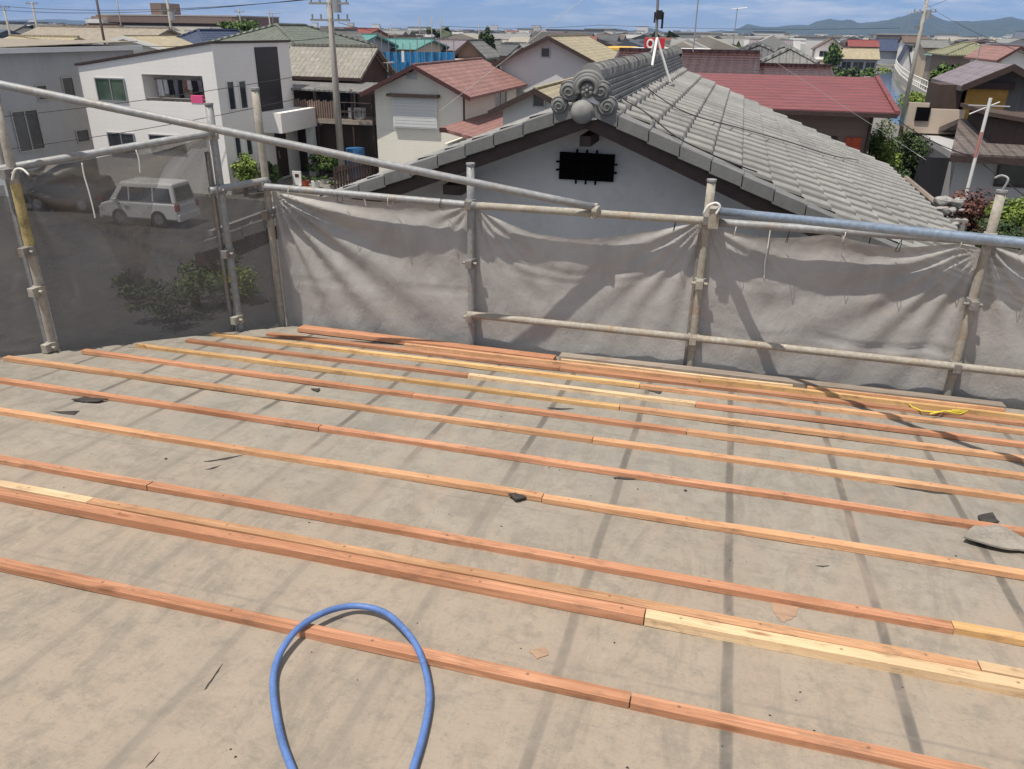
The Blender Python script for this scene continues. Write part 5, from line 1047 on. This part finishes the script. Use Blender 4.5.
# ------------------------------------------------------------------ vehicles
def van(x, y, rz, paint, label, L=4.5, Wd=1.75, H=1.85):
    root = thing('van', label, 'van', (x, y, 0), None, rz); hw = Wd/2
    def build(mb, nm, mt, par=root, bevel=0):
        me = bpy.data.meshes.new(nm); me.from_pydata(mb.v, [], mb.f); bm = bmesh.new(); bm.from_mesh(me); bmesh.ops.recalc_face_normals(bm, faces=bm.faces); bm.to_mesh(me); bm.free(); me.materials.append(M[mt])
        o = bpy.data.objects.new(nm, me); C.objects.link(o); o.parent = par
        if bevel: b = o.modifiers.new('bevel','BEVEL'); b.width = bevel; b.segments = 3; b.limit_method = 'ANGLE'
        return o
    h = H/1.85
    mb = MB()                                                      # forward is -x
    mb.prism([(-L/2,.30),(L/2-.03,.30),(L/2,.95*h),(L/2-.12,1.05*h),(-L/2+.45,1.05*h),(-L/2+.08,.92*h),(-L/2,.70*h)], 1, -hw, hw); body_ = build(mb, 'body', paint, bevel=.06)
    mb = MB(); t = .16; lo = [(-L/2+.42,1.03*h),(L/2-.06,1.03*h)]; hi = [(-L/2+.95,H),(L/2-.18,H)]
    vs = []
    for (xx, zz), ww in ((lo[0],hw-.02),(lo[1],hw-.02),(hi[1],hw-t),(hi[0],hw-t)): vs += [(xx,-ww,zz),(xx,ww,zz)]
    mb.add(vs, [(0,2,4,6),(1,7,5,3),(0,1,3,2),(2,3,5,4),(4,5,7,6),(6,7,1,0)]); build(mb, 'cabin', paint, bevel=.07)
    for sg in (-1, 1):
        def side(xa, xb, xc, xd, z0=1.10*h, z1=1.66*h):
            f = lambda z: hw-.02-(t-.02)*(z-1.03*h)/(H-1.03*h)+.012
            mb = MB(); mb.add([(xa,sg*f(z0),z0),(xb,sg*f(z0),z0),(xc,sg*f(z1),z1),(xd,sg*f(z1),z1)]+[(xa,sg*(f(z0)-.03),z0),(xb,sg*(f(z0)-.03),z0),(xc,sg*(f(z1)-.03),z1),(xd,sg*(f(z1)-.03),z1)], [(0,1,2,3),(7,6,5,4),(0,4,5,1),(1,5,6,2),(2,6,7,3),(3,7,4,0)]); build(mb, 'side_window', 'glass')
        side(-L/2+.72,-.36,-.36,-L/2+1.06); side(-.30,.62,.62,-.30); side(.68,L/2-.20,L/2-.30,.68)
        mb = MB(); mb.box((-.52,sg*(hw+.005),.85*h),(-.34,sg*(hw+.03),.90*h)); build(mb, 'door_handle', 'alu')
        mb = MB(); mb.box((-L/2+.75,sg*(hw+.01),1.02*h),(-L/2+.88,sg*(hw+.17),1.2*h)); build(mb, 'mirror', paint, bevel=.03)
        for xx in (-L/2+.82, L/2-.82):
            mb = MB(); mb.tube([(xx,sg*(hw-.22),.32),(xx,sg*(hw+.012),.32)], .32, 20); w = build(mb, 'wheel', 'rubber'); mb = MB(); mb.tube([(xx,sg*(hw-.05),.32),(xx,sg*(hw+.02),.32)], .19, 16); build(mb, 'rim', 'rim', w)
        mb = MB(); mb.box((L/2-.10,sg*(hw-.17),.75*h),(L/2+.015,sg*(hw+.005),1.35*h if False else 1.02*h)); build(mb, 'tail_light', 'lamp_red', bevel=.01)
        mb = MB(); mb.box((-L/2-.012,sg*(hw-.40),.62*h),(-L/2+.2,sg*(hw+.006),.80*h)); build(mb, 'headlight', 'lamp_clear', bevel=.02)
    mb = MB(); mb.add([(L/2-.10,-hw+.16,1.12*h),(L/2-.10,hw-.16,1.12*h),(L/2-.18,hw-.24,1.68*h),(L/2-.18,-hw+.24,1.68*h),(L/2-.05,-hw+.16,1.12*h),(L/2-.05,hw-.16,1.12*h),(L/2-.13,hw-.24,1.68*h),(L/2-.13,-hw+.24,1.68*h)], [(3,2,1,0),(4,5,6,7),(0,1,5,4),(1,2,6,5),(2,3,7,6),(3,0,4,7)]); build(mb, 'rear_window', 'glass')
    mb = MB(); q = lambda xx, z, ww: [(xx,-ww,z),(xx,ww,z)]
    mb.add(q(-L/2+.46,1.12*h,hw-.12)+q(-L/2+.86,1.70*h,hw-.22)+q(-L/2+.52,1.10*h,hw-.12)+q(-L/2+.92,1.68*h,hw-.22), [(0,1,3,2),(6,7,5,4),(0,4,5,1),(2,3,7,6),(0,2,6,4),(1,5,7,3)]); build(mb, 'windscreen', 'glass')
    mb = MB(); mb.box((L/2-.01,-.18,.55*h),(L/2+.02,.18,.68*h)); build(mb, 'number_plate', 'trim_white')
    for s_, nm in ((1,'rear_bumper'),(-1,'front_bumper')):
        mb = MB(); mb.box((s_*(L/2-.12),-hw+.02,.26),(s_*(L/2+.05),hw-.02,.52)); build(mb, nm, paint, bevel=.03)
    return root
f_, r_ = ground(120,224), ground(166,231); c = (f_+r_)/2; dv = r_-f_
ang = math.atan2(dv.y, dv.x); nrm = Vector((-math.sin(ang), math.cos(ang), 0)); ang = R(3); nrm = Vector((-math.sin(ang), math.cos(ang), 0)); c = c+nrm*.72+Vector((-.1,0,0))
van(c.x, c.y, ang, 'white_paint', 'white van parked behind the see-through net', L=3.25, H=1.60, Wd=1.36)
p = ground(70,214); van(p.x-.6, p.y+.8, ang+.1, 'black_paint', 'dark car parked left of the white van behind the net', L=3.5, H=1.3, Wd=1.4)
for k, (px, py, h_, w_, lf, lb) in enumerate(((168,322,1.0,1.0,'leaf_dark','dark shrub low behind the see-through net'),(196,306,1.2,.9,'leaf','rounded green shrub low behind the see-through net'),(140,300,.8,.7,'leaf_dark','leftmost small dark shrub behind the see-through net'))):
    p = ground(px, py); tree('shrub', lb, 'shrub', p.x, p.y, h_, w_, h_*.45, lf, n=900, size=.06, seed=90+k)

# things in the yards beyond the left nets
a, b_ = ground(215,262), ground(285,232); mb = MB(); d = (b_-a).normalized(); nn = Vector((-d.y, d.x, 0))*.08
mb.slab([a+nn*-1+Vector((0,0,1.0)), b_+nn*-1+Vector((0,0,1.0)), b_+nn+Vector((0,0,1.0)), a+nn+Vector((0,0,1.0))], 1.0); tag(mb.build('block_wall', M['block']), 'low grey block wall behind the corner net', 'wall')
p = ground(222,285); tree('shrub', 'round shrub in the yard seen through the narrow net', 'shrub', p.x, p.y, 1.3, .9, .6, 'leaf', n=900, size=.07, seed=71)
p = ground(246,300); tree('shrub', 'low shrub at the foot of the scaffold seen through the net', 'shrub', p.x, p.y, 1.0, .8, .5, 'leaf_lime', n=800, size=.06, seed=72)
a = ground(298,186); mb = MB(); mb.box((a.x-.22,a.y-.04,.05),(a.x+.22,a.y+.04,.68)); mb.box((a.x-.20,a.y-.3,0),(a.x-.15,a.y+.3,.06)); mb.box((a.x+.15,a.y-.3,0),(a.x+.20,a.y+.3,.06))
sg = mb.build('yard_sign', M['trim_white']); tag(sg, 'small white board standing in the yard behind the corner', 'sign'); mb = MB(); mb.box((a.x-.08,a.y-.052,.42),(a.x+.12,a.y-.041,.56)); mb.build('dark_patch', M['trim_dark'], sg)
a = ground(352,182); mb = MB(); mb.tube([(a.x,a.y+.6,0),(a.x,a.y+.6,1.5)], .45, 16); tag(mb.build('water_barrel', M['blue_plastic']), 'blue plastic barrel in the shade right of the utility pole', 'barrel')
a, b_ = ground(336,192), ground(378,178); yf = thing('picket_fence', 'dark picket fence below the cream house', 'fence', (a.x, a.y, 0))
mb = MB(); n = 16
for k in range(n+1): p = a.lerp(b_, k/n); mb.box((p.x-.05,p.y-.02,0),(p.x+.05,p.y+.02,1.1))
for z in (.3,.85): mb.tube([a+Vector((0,.04,z)), b_+Vector((0,.04,z))], .03, 6)
mb.build('pickets', M['trim_dark'], yf)
for k, (px, py, s) in enumerate(((306,186,.16),(316,188,.2),(324,184,.14),(332,189,.12))):
    p = ground(px, py); mb = MB(); mb.tube([(p.x,p.y,0),(p.x,p.y,s*1.6)], [s*.8,s], 10); pt = mb.build('plant_pot', M[('red_panel','trim_white','concrete','pole_conc')[k]])
    tag(pt, ('terracotta pot with a small plant left of the white board','white pot with a plant in the yard by the utility pole','grey pot with a plant behind the white one','tan pot nearest the utility pole')[k], 'plant pot', 'pots in the yard by the utility pole'); mb = MB(); leaves(mb, (p.x,p.y,s*2.2), s*1.4, s*1.4, s*1.2, 120, .06, 6, seed=80+k); mb.build('plant', M['leaf'], pt)

# ------------------------------------------------------------------ ground, road, canal
mb = MB(); G_ = 30000; mb.add([(-G_,-3000,0),(G_,-3000,0),(G_,G_,0),(-G_,G_,0)], [(0,1,2,3)]); mb.build('ground', M['ground'], kind='structure', base=(0,0,0))
mb = MB(); mb.add([(-60,8,.004),(-10.5,8,.004),(-10.5,29.6,.004),(-60,29.6,.004)], [(0,1,2,3)]); mb.build('road', M['asphalt'], kind='structure', base=(0,0,0))
mb = MB(); mb.box((-60,29.62,0),(-21.2,29.78,.12)); mb.build('kerb', M['concrete'], kind='structure', base=(0,0,0))
wl = [(885,70),(868,78),(862,88),(868,100),(880,114),(900,126),(945,118),(925,104),(905,92),(895,80),(893,71)]
mb = MB(); mb.add([ground(*q, .008) for q in wl], [tuple(range(len(wl)))]); mb.build('canal', M['water'], kind='structure', base=(0,0,0))
rw = thing('canal_wall', 'pale canal wall with white railings on the right bank', 'wall', ground(912,88))
pts = [ground(*q) for q in ((893,69),(894,74),(898,81),(907,90),(922,100),(944,112))]; mb = MB()
for p, q in zip(pts[:-1], pts[1:]): mb.slab([p+Vector((0,0,1.0)), q+Vector((0,0,1.0)), q+Vector((.5,.5,1.0)), p+Vector((.5,.5,1.0))], 1.0)
mb.build('wall', M['concrete'], rw); mb = MB()
for p, q in zip(pts[:-1], pts[1:]):
    for z in (1.4,2.0): mb.tube([p+Vector((.3,.3,z)), q+Vector((.3,.3,z))], .07, 5)
    n = max(2, int((q-p).length/2.2))
    for k in range(n): w = p.lerp(q, k/n)+Vector((.3,.3,0)); mb.tube([w+Vector((0,0,1.0)), w+Vector((0,0,2.05))], .07, 5)
mb.build('railing', M['trim_white'], rw)
mb = MB(); rq = [ground(*q, .004) for q in ((896,69),(903,69),(950,100),(925,99))]; mb.add(rq, [(0,1,2,3)]); mb.build('canal_path', M['concrete'], kind='structure', base=(0,0,0))

# ------------------------------------------------------------------ far town, hills, air
r = random.Random(11); mw = MB(); mr = MB()
for k in range(3600):
    u = r.random(); D = 105*(2600/105)**(u**.8); px = r.uniform(-120, 1140); p = at(px, 40, D); x = p.x
    if D < 300 and 790 < px < 965: continue
    w, dp, h = r.uniform(4.5,9.5), r.uniform(5,8), r.uniform(2.6,5.0)
    if r.random() < .05 and D > 300: w, h = r.uniform(8,16), r.uniform(5.5,7.6)
    if r.random() < .03 and D > 1200: w, h = r.uniform(10,22), r.uniform(9,16)
    mw.box((x-w/2,D,0),(x+w/2,D+dp,h))
    if h < 5.4:
        zr = h+r.uniform(1.0,1.7); o = .5
        if r.random() < .5: mr.prism([(D-o,h),(D+dp+o,h),(D+dp/2,zr)], 0, x-w/2-o, x+w/2+o)
        else: mr.prism([(x-w/2-o,h),(x+w/2+o,h),(x,zr)], 1, D-o, D+dp+o)
    else: mr.box((x-w/2-.2,D-.2,h),(x+w/2+.2,D+dp+.2,h+.5))
mw.build('distant_town', M['town_wall'], kind='stuff', base=(0,0,0)); mr.build('distant_town_roofs', M['town_roof'], kind='stuff', base=(0,0,0))
mb = MB()
for k in range(420):
    D = 120*(1800/120)**r.random(); px = r.uniform(-60, 1090); p = at(px, 40, D)
    if D < 300 and 790 < px < 965: continue
    s = r.uniform(1.6,4.2); leaves(mb, (p.x,D,s*.75), s, s, s*.8, 26, s*.42, 5, .8, k)
mb.build('distant_trees', M['leaf_dark'], kind='stuff', base=(0,0,0))
prof = [(-200,24),(0,21),(60,20),(130,24),(300,29),(400,31),(500,32),(590,33),(600,32),(615,29),(632,31.5),(647,28),(662,32),(675,34),(700,33),(720,31),(732,32),(747,25.5),(762,28),(775,28),(795,26),(807,26.5),(815,23),(828,20.5),(838,22.5),(848,21.5),(858,25),(870,24),(885,22.5),(900,19),(908,16.5),(916,13.5),(926,15.5),(935,20),(945,23),(970,23.5),(990,22),(1008,19.5),(1020,22),(1040,26),(1100,25),(1250,27)]
def prof_y(px):
    for (a0, b0), (a1, b1) in zip(prof[:-1], prof[1:]):
        if a0 <= px <= a1: return b0+(b1-b0)*(px-a0)/(a1-a0)
    return 26
def hills(D0, D1, k, seed, nm):
    vs = []; nu, nv = 420, 18
    for j in range(nv+1):
        t = j/nv; D = D0+(D1-D0)*t
        for i in range(nu+1):
            px = -190+1430*i/nu; pk = at(px, prof_y(px)-.2, D0+(D1-D0)*.5); hz_ = max(0, pk.z); q = at(px, 30, D)
            s = math.sin(math.pi*min(1, t*1.0))**.9; z = hz_*k*s*(1+.22*noise.noise(Vector((i*.09, t*4, seed)))*(1-s*.9)) + (8*noise.noise(Vector((i*.35, t*7, seed)))+5*noise.noise(Vector((i*.9,t*12,seed))))*s*(1-s*.6)
            vs.append((q.x, D, max(-1, z)))
    n = nu+1; mb = MB(); mb.add(vs, [(j*n+i, j*n+i+1, (j+1)*n+i+1, (j+1)*n+i) for j in range(nv) for i in range(nu)]); return mb.build(nm, M['hill'], kind='structure', smooth=True, base=(0,0,0))
hills(4200, 6200, 1.12, 3.3, 'hills')
hz = MB(); hz.box((-6500,-60,-1),(6500,6900,220)); ho = hz.build('haze', bpy.data.materials.new('haze air'), kind='stuff', base=(0,0,0))
hm = ho.data.materials[0]; hm.use_nodes = True; ht = hm.node_tree; ht.nodes.clear(); pv = ht.nodes.new('ShaderNodeVolumePrincipled'); out = ht.nodes.new('ShaderNodeOutputMaterial')
pv.inputs['Color'].default_value = (.36,.55,1.0,1); pv.inputs['Density'].default_value = 1.1e-4; pv.inputs['Anisotropy'].default_value = .0; ht.links.new(pv.outputs[0], out.inputs['Volume'])
